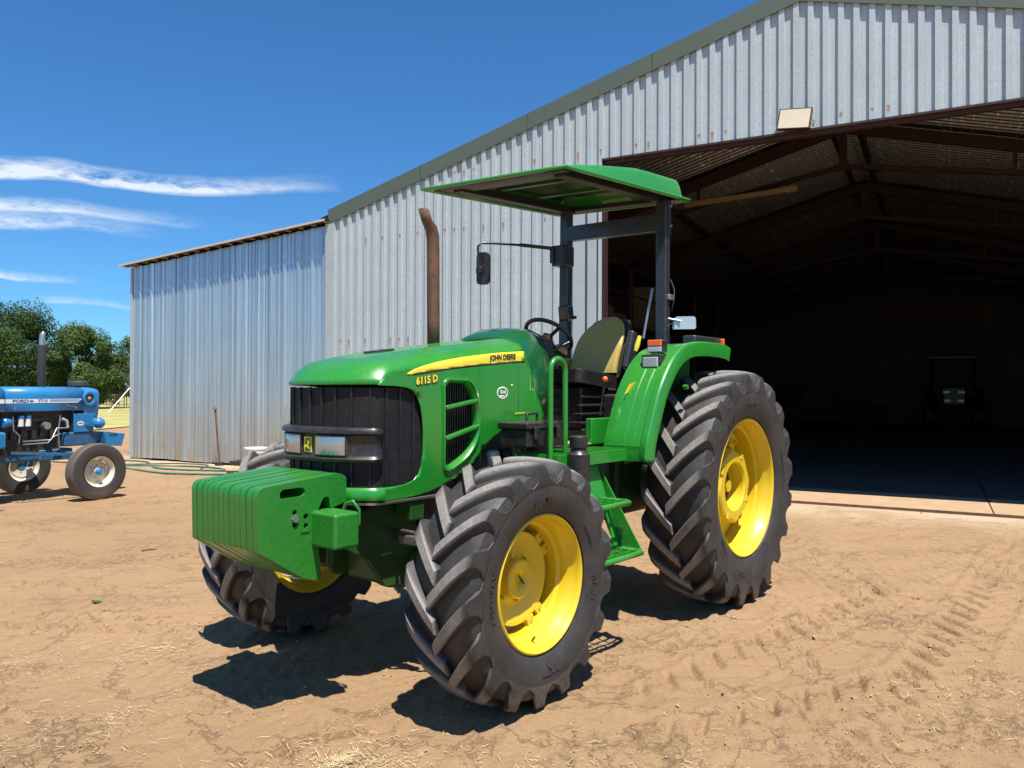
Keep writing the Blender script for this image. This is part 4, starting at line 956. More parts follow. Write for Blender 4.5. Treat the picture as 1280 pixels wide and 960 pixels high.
# slanted cut: push the last ring
me = exo.data
for v in me.vertices:
    if v.co.z > 2.64: v.co.z += (v.co.x+.575)*.9; 
MB().lathe([(0, .055), (.06, .052), (.07, .043)], 20, 'Z', (-.655, -.35, 1.75)).build('exhaust_collar', M['rust'], tr)

# front weights
wo_ = [(1.046, .808), (1.050, .990), (1.052, 1.085), (.600, 1.122), (.560, 1.10), (.562, .980), (.655, .955), (.665, 1.015), (.697, 1.012), (.731, .950), (.727, .800), (.703, .632), (.740, .628), (.805, .648)]
wrad = [.01, .02, .055, .03, .05, .015, .01, .01, .01, .02, .02, .008, .01, .02]
def hexhole(cx, cz, r, n=12): return [(cx+r*math.cos(2*PI*i/n), cz+r*math.sin(2*PI*i/n)) for i in range(n)]
hh = roundpoly([(.940, 1.052), (.922, 1.070), (.815, 1.072), (.797, 1.052), (.815, 1.030), (.930, 1.028)], .01, 3)
wbm = MB().prism(roundpoly(wo_, wrad, 4), -.0195, .0195, lambda a, b, c: (a, c, b), [hh, hexhole(.856, .960, .0125), hexhole(.856, .905, .014), hexhole(.795, .935, .014), hexhole(.795, .893, .0125)])
wm = wbm.mesh('weight', 30, M['cast_green'])
for i in range(12):
    o = link('front_weight', wm, None, tr, .008, loc=(random.uniform(-.003, .003), -.2575+.0468*i, random.uniform(-.002, .002)))
    if i == 11: o['label'] = 'outermost cast weight with hand slot and bolt holes'
MB().lathe([(0, .017), (.012, .017), (.012, 0)], 6, 'Y', (.856, .276, .932)).build('weight_bolt', M['steel'], tr)
for i in range(3): MB().box((.80-.0*i, .279, .870-.0*i), (.045, .005, .010)).build('weight_casting_mark', M['cast_green'], tr) if i == 0 else None
# weight carrier beam and bolster
cb = MB().box((.690, 0, .875), (.145, .90, .165)).build('weight_carrier', M['cast_green'], tr, bevel=.016)
MB().box((.63, 0, .745), (.05, .50, .13)).build('carrier_web', M['dull_green'], tr, bevel=.01)
for sd in (1, -1):
    MB().prism([(.66, .76), (.70, .80), (.55, .86), (.30, .95), (.10, .95), (.03, .60), (.10, .49), (.26, .50), (.38, .66), (.56, .76)], sd*.19, sd*.225, lambda a, b, c: (a, c, b)).build('bolster_plate', M['dull_green'], tr, bevel=.006)
    MB().box((.16, sd*.30, .90), (.10, .12, .10)).build('mounting_lug', M['dull_green'], tr, bevel=.01)
MB().box((.30, 0, .83), (.62, .36, .16)).build('bolster', M['dull_green'], tr, bevel=.015)
tube('tow_pin', [(.62, .30, .90), (.625, .36, .99), (.62, .40, 1.0), (.60, .42, .96), (.60, .42, .89)], .009, M['cast_green'], tr, 8)
box('steering_cylinder', (.17, .36, .745), (.06, .22, .05), M['steel'], tr, .01); tube('hydraulic_line', [(.2, .2, .78), (.24, .34, .80), (.18, .5, .78), (.05, .6, .72)], .012, M['dark'], tr, 8)
# front axle
MB().lathe([(-.60, .065), (-.45, .075), (-.22, .09), (-.15, .16), (0, .185), (.15, .16), (.22, .09), (.45, .075), (.60, .065)], 24, 'Y', (0, 0, .60)).build('front_axle', M['dull_green'], tr)
for sd in (1, -1):
    MB().lathe([(.52*sd, .06), (.60*sd, .13), (.74*sd, .145), (.80*sd, .16), (.85*sd, .15), (.86*sd, .10)], 28, 'Y', (0, 0, .60)).build('axle_hub', M['dull_green'], tr)
    MB().box((0, sd*.60, .62), (.13, .10, .34)).build('steering_knuckle', M['dull_green'], tr, bevel=.03)
    tube('tie_rod', [(-.16, sd*.12, .60), (-.14, sd*.56, .60)], .018, M['dull_green'], tr, 8)
MB().box((.06, .0, .57), (.26, .40, .20)).build('axle_support', M['dull_green'], tr, bevel=.04)
# engine, sump, gearbox, rear axle
MB().box((-.40, 0, 1.12), (.95, .44, .62)).build('engine_block', M['dark'], tr, bevel=.02)
MB().box((-.40, 0, .74), (.70, .34, .20)).build('oil_sump', M['dull_green'], tr, bevel=.04)
MB().box((-1.35, 0, .86), (1.25, .42, .52)).build('gearbox', M['dull_green'], tr, bevel=.04)
MB().box((-2.30, 0, .90), (.75, .56, .60)).build('rear_housing', M['dull_green'], tr, bevel=.05)
tube('drive_shaft', [(-.15, 0, .58), (-1.2, 0, .62)], .035, M['dull_green'], tr, 12)
for sd in (1, -1): MB().lathe([(.2*sd, .19), (.36*sd, .16), (.60*sd, .14), (.74*sd, .17), (.76*sd, .17)], 24, 'Y', (-2.40, 0, .8367)).build('rear_axle', M['dull_green'], tr)
MB().box((.10, .0, 1.25), (.08, .52, .5)).build('radiator', M['dark'], tr)
for i in range(6): tube('engine_hose', [(-.15-.1*i, .23, 1.25-.04*i), (-.25-.1*i, .29, 1.12), (-.30-.08*i, .27, .98), (-.2-.1*i, .2, .85)], .013+.004*(i % 2), M['black'], tr, 8)
for i in range(3): MB().lathe([(0, .045), (.14, .045), (.15, .03)], 16, 'Z', (-.40-.13*i, .27, 1.02)).build('filter', M['dark'] if i != 1 else M['white'], tr)
MB().lathe([(0, .06), (.12, .06), (.13, .045)], 18, 'Z', (-.58, .42, 1.07)).build('oil_reservoir', M['black'], tr)
lettering('1 L', .06, lambda x, y, z: (-.52+.0-x, .482+z, 1.13+y), M['decal_white'], tr, .001, .002)
# black battery box
bb = MB(); bb.box((-.590, .535, 1.255), (.37, .20, .10)); bbo = bb.build('battery_box', M['black'], tr, bevel=.012)
MB().box((-.590, .535, 1.325), (.395, .225, .042)).build('box_lid', M['black'], bbo, bevel=.012)
for x in (-.47, -.68): MB().box((x, .652, 1.285), (.05, .014, .075)).build('lid_latch', M['black'], bbo, bevel=.006)
tube('box_strap', [(-.62, .46, 1.34), (-.62, .46, 1.385), (-.72, .46, 1.39), (-.72, .46, 1.34)], .010, M['black'], bbo, 8)
# black bottle-shaped air reservoir
MB().lathe([(.98, .060), (.985, .064), (1.165, .064), (1.185, .046), (1.195, .044), (1.205, .052), (1.262, .052), (1.270, .042), (1.272, 0)], 28, 'Z', (-.665, .80, 0)).build('air_drier', M['black'], tr)
MB().box((-.665, .74, .97), (.08, .16, .03)).build('drier_bracket', M['dark'], tr, bevel=.004)
# platform, grating and steps
pl = MB().box((-.90, .595, 1.135), (.72, .31, .018)).build('platform', M['dull_green'], tr, bevel=.003)
for y in (.445, .748): MB().box((-.90, y, 1.125), (.74, .012, .075)).build('platform_side', M['green'], pl, bevel=.002)
for x in (-.535, -1.262): MB().box((x, .595, 1.125), (.012, .315, .075)).build('platform_end', M['green'], pl, bevel=.002)
gr = MB()
for i in range(24): gr.box((-.55-.029*i, .595, 1.158), (.007, .29, .014))
for j in range(10): gr.box((-.90, .47+.028*j, 1.160), (.70, .006, .012))
g_ = gr.build('platform_grating', M['green'], pl); g_['kind'] = 'stuff'
box('floor_deck', (-1.45, 0, 1.16), (.98, .95, .03), M['black'], tr, .005); box('floor_mat', (-1.30, .40, 1.182), (.45, .22, .012), M['wood'], tr, .003)
box('side_console', (-1.35, .49, 1.26), (.25, .05, .17), M['green'], tr, .008)
for sx0, sx1, z, yo in ((-1.01, -.60, .868, .94), (-1.05, -.62, .578, 1.0)):
    st = MB().tube([(sx0, yo-.20, z), (sx0, yo-.03, z), (sx0+.02, yo-.005, z), (sx1-.02, yo-.005, z), (sx1, yo-.03, z), (sx1, yo-.20, z)], .017, 8).build('step', M['green'], tr, smooth=50)
    for k in range(3): MB().box(((sx0+sx1)/2, yo-.04-.055*k, z+.008), (abs(sx1-sx0)-.02, .010, .022)).build('tread_bar', M['green'], st)
    for k in range(4): MB().box((sx0+(sx1-sx0)*(k+.8)/4.6, yo-.10, z+.010), (.010, .17, .018)).build('tread_cross_bar', M['green'], st)
# slotted bracket carrying the steps
def yb(z): return .90-(z-.578)*.28+.0
bp = [(-.93, 1.09), (-1.02, 1.09), (-1.075, .56), (-.80, .56), (-.86, .87)]
slot = roundpoly([(-.93, .86), (-.99, .86), (-1.01, .64), (-.90, .64)], .03, 4)
MB().prism(bp, 0, .010, lambda a, b, c: (a+.0, yb(b)-.08+c, b), [slot]).build('step_bracket', M['green'], tr)
bp2 = [(.70, 1.10), (.55, 1.10), (.80, .56), (.985, .56)]
MB().prism(roundpoly([(.66, 1.10), (.56, 1.10), (.80, .56), (.99, .56)], .01), -1.062, -1.052, lambda a, b, c: (c-(1.10-b)*.02, a, b)).build('step_bracket', M['green'], tr)
MB().prism(roundpoly([(.66, 1.10), (.52, 1.10), (.76, .56), (.84, .56)], .01), -.70, -.69, lambda a, b, c: (c, a, b)).build('step_hanger', M['green'], tr)
# tank below the platform
box('fuel_tank', (-1.05, .42, .88), (.62, .34, .40), M['black'], tr, .05)
# handrail
hr = [(-.532, .70, 1.10), (-.532, .70, 1.60)]+arc((-.602, .70, 1.635), .070, 0, PI, 12)+[(-.672, .70, 1.60), (-.675, .70, 1.06)]
MB().tube(hr, .0155, 12).build('handrail', M['green'], tr, smooth=60)
# fenders
prof = [(-1.265, 1.085), (-1.285, 1.20), (-1.345, 1.34), (-1.43, 1.51), (-1.53, 1.64), (-1.62, 1.725), (-1.72, 1.785), (-1.83, 1.818), (-1.95, 1.832), (-2.15, 1.838), (-2.37, 1.832), (-2.46, 1.815)]
def dens(P, k=4):
    out = []
    for i in range(len(P)-1):
        p0, p1, p2, p3 = (Vector(P[j]) for j in (max(i-1, 0), i, i+1, min(i+2, len(P)-1)))
        for q in range(k): t = q/k; out.append(tuple(.5*((2*p1)+(-p0+p2)*t+(2*p0-5*p1+4*p2-p3)*t*t+(-p0+3*p1-3*p2+p3)*t**3)))
    return out+[tuple(P[-1])]
pd = dens(prof)
for sd in (1, -1):
    rows = []
    for i, (x, z) in enumerate(pd):
        a = pd[max(i-1, 0)]; b = pd[min(i+1, len(pd)-1)]; tx, tz = b[0]-a[0], b[1]-a[1]; l = math.hypot(tx, tz); nx, nz = -tz/l*-1, tx/l*-1   # outward normal (forward / up)
        yo = .905-.0*i; row = []
        for (yy, h) in ((.575, -.050), (.575, -.005), (.580, .004), (.59, .008), (.66, .008), (.668, .020), (.735, .020), (.740, .016), (.745, .020), (.800, .020), (.805, .016), (.810, .020), (.850, .020), (.860, .028), (.895, .030), (.906, .022), (.910, .010), (.910, -.070), (.900, -.073)):
            hh_ = h
            if i < 3 and .59 < yy < .87: hh_ = h-.012*(3-i)/3
            row.append((x+nx*hh_, sd*yy, z+nz*hh_))
        rows.append(row)
    f = MB().grid(rows).build('fender', M['green'], tr, smooth=35, solid=.005)
    # inner wall of the fender
    wall = [(x, z-.004) for x, z in pd]+[(-2.46, 1.30), (-1.60, 1.18), (-1.33, 1.10)]
    MB().prism(wall, sd*.572, sd*.578, lambda a, b, c: (a, c, b)).build('fender_wall', M['green'], f)
    box('fender_foot', (-1.262, sd*.75, 1.135), (.012, .30, .10), M['green'], f, .004)
    # work lamp and indicator on a bracket
    lx, ly, lz = -1.555, sd*.765, 1.712
    bz = MB().box((lx-.02, ly, lz), (.07, .145, .10)).build('work_lamp', M['black'], tr, bevel=.010); MB().box((lx+.020, ly, lz), (.012, .112, .066)).build('lamp_lens', M['lamp_glass'], bz, bevel=.006)
    MB().box((lx-.03, ly, lz-.09), (.03, .06, .10)).build('lamp_bracket', M['black'], bz, bevel=.004)
    ib = MB().box((lx-.05, ly+sd*.015, lz+.105), (.075, .11, .085)).build('indicator', M['black'], tr, bevel=.010); MB().box((lx-.010, ly+sd*.015, lz+.125), (.02, .10, .042)).build('amber_lens', M['orange'], ib, bevel=.006); MB().box((lx-.010, ly+sd*.015, lz+.083), (.02, .10, .036)).build('clear_lens', M['lamp_glass'], ib, bevel=.006)
    MB().box((-2.22, sd*.80, 1.885), (.42, .10, .055)).build('tail_lamp', M['frame_black'], tr, bevel=.012); MB().box((-2.425, sd*.86, 1.885), (.03, .03, .045)).build('tail_lens', M['orange'], tr, bevel=.008)
    MB().prism([(-1.50, 1.585), (-1.455, 1.565), (-1.42, 1.500), (-1.465, 1.520)], 0, .002, lambda a, b, c, s=sd: (a+.042+c, s*(.685+(a+1.46)*-.5), b)).build('warning_sticker', M['decal_yellow'], f)
    tube('fender_bolt', [(-1.74, sd*.93, 1.55), (-1.74, sd*.90, 1.55)], .016, M['cast_green'], f, 8)
# seat
SY = .080; rows = []
for i in range(19):
    u = i/18; z = 1.655+.425*math.sin(u*PI/2*.0+u*1.0) if False else 1.655+.430*u; x = -1.93-.21*u**1.3; w_ = .205*(1 if u < .35 else max(.06, 1-((u-.35)/.66)**2.6)**.5); th = .045*(1 if u < .8 else max(.35, 1-((u-.8)/.21)**2)**.5)
    row = []
    for j in range(28):
        a_ = 2*PI*j/28; cv, sv = math.cos(a_), math.sin(a_); yy = w_*math.copysign(abs(cv)**.7, cv); row.append((x+th*math.copysign(abs(sv)**.8, sv)+.9*abs(yy)**2+.010*math.cos(yy*26)*(sv > 0), SY+yy, z))
    rows.append(row)
sm_ = MB().grid(rows, closed=True); k = len(sm_.v); sm_.f.append(tuple(range(k-28, k))); sm_.f.append(tuple(range(28)))
seat = sm_.build('seat', M['vinyl'], tr, smooth=60)
MB().prism(roundpoly([(-1.40, SY-.23), (-1.40, SY+.23), (-1.92, SY+.22), (-1.92, SY-.22)], .08, 5), 1.555, 1.650, lambda a, b, c: (a, b, c+(a+1.65)*.10)).build('seat_cushion', M['black'], seat, bevel=.03, seg=3)
MB().prism(roundpoly([(-.19, -.24), (.19, -.24), (.17, .22), (-.17, .22)], .07, 4), 0, .04, lambda a, b, c: (-2.045-.46*b-c, SY+a, 1.85+b)).build('seat_back_shell', M['frame_black'], seat, bevel=.01)
box('arm_rest', (-2.00, SY+.25, 1.82), (.30, .05, .075), M['frame_black'], seat, .018, Matrix.Rotation(R(72), 3, 'Y'))
box('arm_rest', (-1.84, SY-.25, 1.74), (.28, .055, .06), M['vinyl'], seat, .015); box('seat_suspension', (-1.66, SY, 1.40), (.36, .36, .30), M['black'], seat, .02); box('seat_base', (-1.68, SY, 1.22), (.42, .40, .08), M['black'], seat, .01)
for z in (1.30, 1.36, 1.42, 1.48): MB().box((-1.66, SY, z), (.40, .40, .018)).build('bellows_fold', M['black'], seat, bevel=.006)
# levers
for (a, b, nm, mt, r, lab) in (((-1.72, .46, 1.50), (-1.80, .50, 1.80), 'gear_lever', 'decal_yellow', .014, 'yellow topped lever'), ((-1.50, .40, 1.35), (-1.53, .42, 1.60), 'throttle_lever', 'orange', .02, 'orange knobbed lever')):
    lv = tube(nm, [a, b], .007, M['black'], tr, 8); a_, b_ = Vector(a), Vector(b)
    if nm == 'gear_lever': MB().tube([b_, b_.lerp(a_, -.12), b_.lerp(a_, -.36)], [.013, .019, .014], 12).build('lever_grip', M[mt], lv)
    else: MB().lathe([(-.022, .003), (-.018, .015), (0, .022), (.018, .015), (.022, .003)], 14, 'Z', tuple(b_)).build('lever_knob', M[mt], lv, smooth=60)
for i in range(3): tube('control_lever', [(-1.62-.07*i, .42, 1.35), (-1.66-.07*i, .44, 1.52+.03*i)], .007, M['black'], tr, 8); 
box('lever_console', (-1.72, .47, 1.38), (.40, .13, .24), M['black'], tr, .02)
# roll bar, canopy
for y, x in ((.475, -2.235), (-.465, -2.315)):
    pst = MB().bar((x+.04 if y > 0 else x, y*1.04, 1.30), (x, y, 2.94 if y > 0 else 2.99), .085, .075, (1, 0, 0)).build('roll_bar_post', M['frame_black'], tr, bevel=.010)
    MB().bar((x-.008, y+(.046 if y > 0 else -.046), 2.70), (x-.008, y+(.046 if y > 0 else -.046), 2.94), .05, .012, (0, 1, 0)).build('post_bracket', M['frame_black'], pst, bevel=.003)
    for z in (2.75, 2.90): MB().lathe([(0, .012), (.016, .012)], 6, 'Y', (x-.01, y+(.05 if y > 0 else -.066), z)).build('post_bolt', M['steel'], pst)
MB().prism([(-.465, 2.755), (.475, 2.715), (.475, 2.845), (-.465, 2.875)], -.035, .035, lambda a, b, c: (-2.275+(a-.0)*.08+c, a, b)).build('roll_bar_crosspiece', M['frame_black'], tr, bevel=.010)
MB().bar((-2.30, -.465, 2.23), (-2.32, -.465, 2.10), .10, .10, (1, 0, 0)).build('post_hinge', M['frame_black'], tr, bevel=.02); tube('hinge_pin', [(-2.36, -.53, 2.13), (-2.36, -.40, 2.13)], .014, M['frame_black'], tr)
CW = .605
def cz(x, y): return 2.985-(x+2.385)*(-.0)-(x+2.385)*.062-y*.045    # canopy edge height
def canopy_pt(u, v, h): x = -.805-1.59*u; y = CW*v; return (x, y, cz(x, y)+h)
rows = []
for i in range(23):
    u = [0, .01, .02, .04, .07, .11, .16, .22, .3, .4, .5, .6, .7, .8, .88, .93, .955, .968, .976, .982, .985, .99, 1][i]; row = []
    for j in range(49):
        v = math.copysign(1-(1-abs(-1+2*j/48))**1.6, -1+2*j/48); av = abs(v); eu = min(u, 1-u)*1.59; ev = (1-av)*CW
        fu = .06+.94*min(1, u/.62)**.75; fl_ = .028
        evv = max(0, ev-fl_); euu = max(0, eu-(fl_ if u > .5 else .0))
        hb = .150*fu*(1-math.exp(-(evv/.016)**1.3))*(1-math.exp(-(euu/.05 if u < .5 else euu/.014)**1.2)); crown = .02*(1-v*v)*min(1, u*3)*(1 if ev > fl_ else 0)
        rib = .012*(1 if .28 < av < .72 else 0)*(1 if .12 < u < .92 else 0)
        hx = hb+crown*min(1, (1-u)*20)-rib*hb/.15; row.append(canopy_pt(u, v, hx))
    rows.append(row)
can = MB().grid(rows).build('canopy', M['green'], tr, smooth=40, solid=.006)
shade_rows = [[(p[0], p[1], p[2]-.016) for p in r_[4:-4]] for r_ in rows[3:-5]]
MB().grid(shade_rows).build('canopy_under_shade', M['dull_green'], can, smooth=40)  # added dark sheet; puts the shade under the canopy into colour
rim_ = [canopy_pt(u, v, 0) for u, v in [(0, -1), (0, 1), (1, 1), (1, -1)]]
rp = []
for a, b in zip(rim_, rim_[1:]+rim_[:1]):
    for k in range(8): rp.append(Vector(a).lerp(Vector(b), k/8))
MB().tube(rp, .013, 8, closed=True).build('canopy_edge', M['green'], can, smooth=50)
# canopy under frame
for v in (-.72, .72): a = Vector(canopy_pt(.10, v, .012)); b = Vector(canopy_pt(.97, v, .010)); MB().bar(a, b, .075, .055).build('canopy_rail', M['rail_black'], can, bevel=.006)
for u in (.07, .97): a = Vector(canopy_pt(u, -.9, .014)); b = Vector(canopy_pt(u, .9, .014)); MB().bar(a, b, .06, .03).build('canopy_cross_rail', M['rail_black'], can, bevel=.004)
for u in (.35, .62): a = Vector(canopy_pt(u, -.66, .05)); b = Vector(canopy_pt(u, .66, .05)); MB().bar(a, b, .04, .025).build('canopy_stiffener', M['dull_green'], can, bevel=.004)
MB().prism([(canopy_pt(.02, -.95, 0)[0], canopy_pt(0, -.95, 0)[1]), (canopy_pt(.02, .62, 0)[0], CW*.62), (canopy_pt(.18, .62, 0)[0], CW*.62), (canopy_pt(.18, -.95, 0)[0], -CW*.95)], 0, .006, lambda a, b, c: (a, b, cz(a, b)+.004+c)).build('canopy_front_panel', M['panel_grey'], can)
# mirrors
mr = MB().tube([(-2.23, -.50, 2.69), (-2.05, -.60, 2.70), (-1.80, -.78, 2.705), (-1.68, -.845, 2.70), (-1.655, -.86, 2.67), (-1.665, -.86, 2.50)], .010, 10).build('mirror_arm', M['black'], tr, smooth=50)
MB().tube([(-2.22, -.50, 2.69), (-1.95, -.67, 2.703)], .015, 10).build('arm_sleeve', M['black'], mr); MB().box((-2.27, -.47, 2.63), (.15, .13, .17)).build('arm_clamp', M['black'], mr, bevel=.012); MB().box((-2.20, -.52, 2.64), (.04, .04, .14)).build('arm_pivot', M['black'], mr, bevel=.006)
mo = MB().prism(roundpoly([(-.055, -.13), (.055, -.13), (.055, .13), (-.055, .13)], .04, 5), -.015, .015).build('mirror', M['black'], mr, bevel=.008)
fdir = Vector((-.92, .39, 0)); q_ = fdir.to_track_quat('Z', 'Y'); mo.matrix_local = Matrix.Translation((-1.715, -.855, 2.50)) @ Matrix(((-.30, 0, .954, 0), (.954, 0, .30, 0), (0, 1, 0, 0), (0, 0, 0, 1)))
MB().box((-1.675, -.86, 2.48), (.04, .05, .05)).build('mirror_knuckle', M['black'], mr, bevel=.006)
m2 = MB().prism(roundpoly([(-.09, -.05), (.09, -.045), (.085, .05), (-.07, .045)], .02, 4), -.018, .018).build('side_mirror', M['lamp_glass'], tr, bevel=.008); m2.matrix_local = Matrix.Translation((-2.33, .60, 2.03)) @ Matrix(((-.77, 0, .63, 0), (.63, 0, .77, 0), (0, 1, 0, 0), (0, 0, 0, 1)))
tube('mirror_stay', [(-2.23, .52, 2.06), (-2.28, .60, 2.04)], .008, M['steel'], tr, 8); tube('mirror_wire', [(-2.24, .54, 1.90), (-2.20, .53, 2.0), (-2.26, .58, 2.05)], .002, M['dark'], tr, 6)
MB().tube([(-2.24, .535, 2.35), (-2.25, .56, 2.28), (-2.23, .57, 2.2), (-2.25, .54, 2.12)], .004, 6).build('loose_wire', M['panel_grey'], tr)
box('post_clamp', (-2.235, .53, 2.22), (.06, .04, .035), M['steel'], tr, .004)
tube('gas_strut', [(-2.20, .33, 1.92), (-2.28, .36, 2.30)], .010, M['steel'], tr, 8)
# ================================================================ BLUE TRACTOR
bt = empty('blue_tractor', 'old blue tractor with white hood stripe and cream front wheels at the left edge', 'tractor', (-1.5155, -8.712, 0), math.atan2(-.28030, -.95991)); bt.scale = (1, 1, .975)
def road_tyre(Rt, w_, rr):
    P = [(.30*w_, rr), (.44*w_, rr+.02), (.50*w_, rr+(Rt-rr)*.45), (.47*w_, Rt-.035), (.42*w_, Rt-.008), (.36*w_, Rt-.002), (.335*w_, Rt-.012), (.30*w_, Rt-.012), (.28*w_, Rt), (.12*w_, Rt+.002), (.10*w_, Rt-.010), (.06*w_, Rt-.010), (.04*w_, Rt+.003)]
    full = P+[(-y, r) for y, r in P[::-1]]; n = 48; vs = []; fs = []
    for (a, r) in full:
        for j in range(n): t = 2*PI*j/n; vs.append((r*math.cos(t), a, r*math.sin(t)))
    for i in range(len(full)-1):
        for j in range(n): fs.append((i*n+j, (i+1)*n+j, (i+1)*n+(j+1) % n, i*n+(j+1) % n))
    return MB().add(vs, fs).mesh('tyre', 30, M['tyre_grey'])
def blue_front(y, sd, steer):
    vs, fs = polar_sheet([(.001, .045), (.045, .045), (.05, -.01), (.075, -.018), (.12, -.018), (.15, -.030), (.165, -.032)], lambda t: .165)
    o = MB().add([(x, v*sd, z) for x, v, z in vs], fs).build('front_wheel', M['cream'], bt, loc=(0, y, .395), solid=.006); o.rotation_euler[2] = steer
    link('tyre', road_tyre(.395, .20, .215), None, o)
    P = [(.075, .222), (.085, .215), (.078, .205), (.05, .198), (.03, .180), (-.03, .180), (-.05, .198), (-.078, .208), (-.085, .218)]; n = 40; vs = []; fs = []
    for (a, r) in P:
        for j in range(n): t = 2*PI*j/n; vs.append((r*math.cos(t), a, r*math.sin(t)))
    for i in range(len(P)-1):
        for j in range(n): fs.append((i*n+j, (i+1)*n+j, (i+1)*n+(j+1) % n, i*n+(j+1) % n))
    MB().add(vs, fs).build('rim', M['cream'], o, smooth=35)
    MB().lathe([(-.02*sd, .055), (.055*sd, .05), (.07*sd, .03), (.10*sd, .026), (.105*sd, 0)], 16, 'Y').build('hub', M['blue'], o)
    for k in range(6): t = k*PI/3+.4; MB().lathe([(-.02*sd, .011), (.012*sd, .011), (.012*sd, 0)], 6, 'Y', (.088*math.cos(t), 0, .088*math.sin(t))).build('wheel_nut', M['steel'], o)
    return o
blue_front(-.77, -1, R(-7)); blue_front(.77, 1, R(-7))
for y in (-.85, .85):
    o = MB().lathe([(-.05, .02), (-.05, .40), (.03, .42), (.03, .02)], 30, 'Y').build('rear_wheel', M['cream'], bt, loc=(-2.35, y, .78)); link('tyre', lug_tyre(.78, .42, .46, 20, .04, 1), None, o)
# hood
def hp(x0, x1, name):
    sec = [(.0, 1.585), (.10, 1.583), (.19, 1.572), (.235, 1.55), (.262, 1.51), (.272, 1.46), (.272, 1.25), (.262, 1.245)]
    full = [(y, z) for y, z in sec[::-1]]+[(-y, z) for y, z in sec[1:]]
    rows = [[(x, y, z) for y, z in full] for x in (x0, (x0+x1)/2, x1)]
    return MB().grid(rows).build(name, M['blue'], bt, smooth=40, solid=.006)
hd = hp(-.945, .20, 'hood'); hp(-1.75, -.952, 'tank_cover')
rows = []
for (x, sc_, dz) in ((.20, 1.0, 0), (.30, 1.0, 0), (.40, .985, -.004), (.45, .95, -.012), (.468, .90, -.02)):
    sec = [(.0, 1.582), (.12, 1.580), (.20, 1.568), (.25, 1.54), (.268, 1.50), (.268, 1.30), (.255, 1.20), (.24, 1.14)]; full = sec[::-1]+[(-y, z) for y, z in sec[1:]]
    rows.append([(x-.05*max(0, (1.42-z))*(x > .25), y*sc_, z+dz) for y, z in full])
nz = MB().grid(rows); k = len(nz.v)-len(rows[-1]); nz.f.append(tuple(range(k, len(nz.v)))); nzo = nz.build('nose_cowl', M['blue'], bt, smooth=40)
for sd in (-1, 1):
    MB().lathe([(.270*sd, .062), (.288*sd, .070), (.292*sd, .082), (.288*sd, .105), (.270*sd, .112)], 32, 'Y', (.28, 0, 1.415)).build('lamp_ring', M['blue'], nzo)
    MB().lathe([(.274*sd, .066), (.278*sd, .0)], 24, 'Y', (.28, 0, 1.415)).build('lamp_recess', M['dark'], nzo); MB().lathe([(.279*sd, .032), (.287*sd, .022), (.289*sd, 0)], 18, 'Y', (.28, 0, 1.415)).build('side_lamp', M['wood'], nzo)
    MB().prism([(.045, 1.20), (.05, .93), (.36, .93), (.385, 1.20)], sd*.262, sd*.245, lambda a, b, c: (a, c, b)).build('side_grille', M['blue'], bt, bevel=.006)
    MB().prism([(.15+.055*math.cos(a), 1.055+.033*math.sin(a)) for a in [2*PI*i/20 for i in range(20)]], sd*.2625, sd*.2645, lambda a, b, c: (a, c, b)).build('oval_badge', M['decal_white'], bt)
    lettering('FORD', .030, lambda x, y, z, s=sd: (.15-x*s, s*(.2650+z), 1.055+y), M['decal_black'], bt, .0005, .001)
    # white stripe with lettering
    MB().prism([(-.94, 1.360), (-.94, 1.415), (.16, 1.415), (.10, 1.360)], sd*.2725, sd*.2745, lambda a, b, c: (a, c, b)).build('hood_stripe', M['decal_white'], hd)
    MB().prism([(-1.75, 1.360), (-1.75, 1.415), (-.955, 1.415), (-.955, 1.360)], sd*.2725, sd*.2745, lambda a, b, c: (a, c, b)).build('hood_stripe', M['decal_white'], hd)
    for zz in (1.378, 1.392, 1.404): MB().prism([(-.33, zz-.003), (-.33, zz+.003), (.12, zz+.003), (.12, zz-.003)], sd*.2747, sd*.2755, lambda a, b, c: (a, c, b)).build('stripe_line', M['blue'], hd)
    lettering('FORD', .062, lambda x, y, z, s=sd: (-.74-x*s, s*(.2750+z), 1.387+y*.9), M['blue_dull'], hd, .0006, .003, xs=1.35)
    lettering('7710', .062, lambda x, y, z, s=sd: (-.43-x*s*1.0, s*(.2750+z), 1.387+y*.9), M['blue_dull'], hd, .0006, .002, xs=1.1)
    MB().prism([(-.59+.032*math.cos(a), 1.387+.016*math.sin(a)) for a in [2*PI*i/18 for i in range(18)]], sd*.2747, sd*.2757, lambda a, b, c: (a, c, b)).build('stripe_dot', M['blue'], hd)
    for x in (-.82, .06): MB().lathe([(.272*sd, .014), (.285*sd, .014), (.287*sd, 0)], 12, 'Y', (x, 0, 1.285)).build('hood_catch', M['steel'], hd)
    MB().lathe([(0, .01), (.012, .055), (.05, .078), (.10, .082), (.135, .06), (.15, .0)], 22, 'X', (.33, sd*.31, 1.05)).build('headlamp', M['blue'], bt, smooth=60)
    MB().bar((.22, sd*.25, 1.03), (.38, sd*.31, 1.02), .03, .03).build('headlamp_arm', M['blue_dull'], bt)
    MB().bar((-.90, sd*.33, .70), (.02, sd*.60, .62), .05, .035).build('radius_rod', M['blue_dull'], bt)
    MB().box((0, sd*.60, .55), (.09, .10, .30)).build('king_pin', M['blue_dull'], bt, bevel=.02)
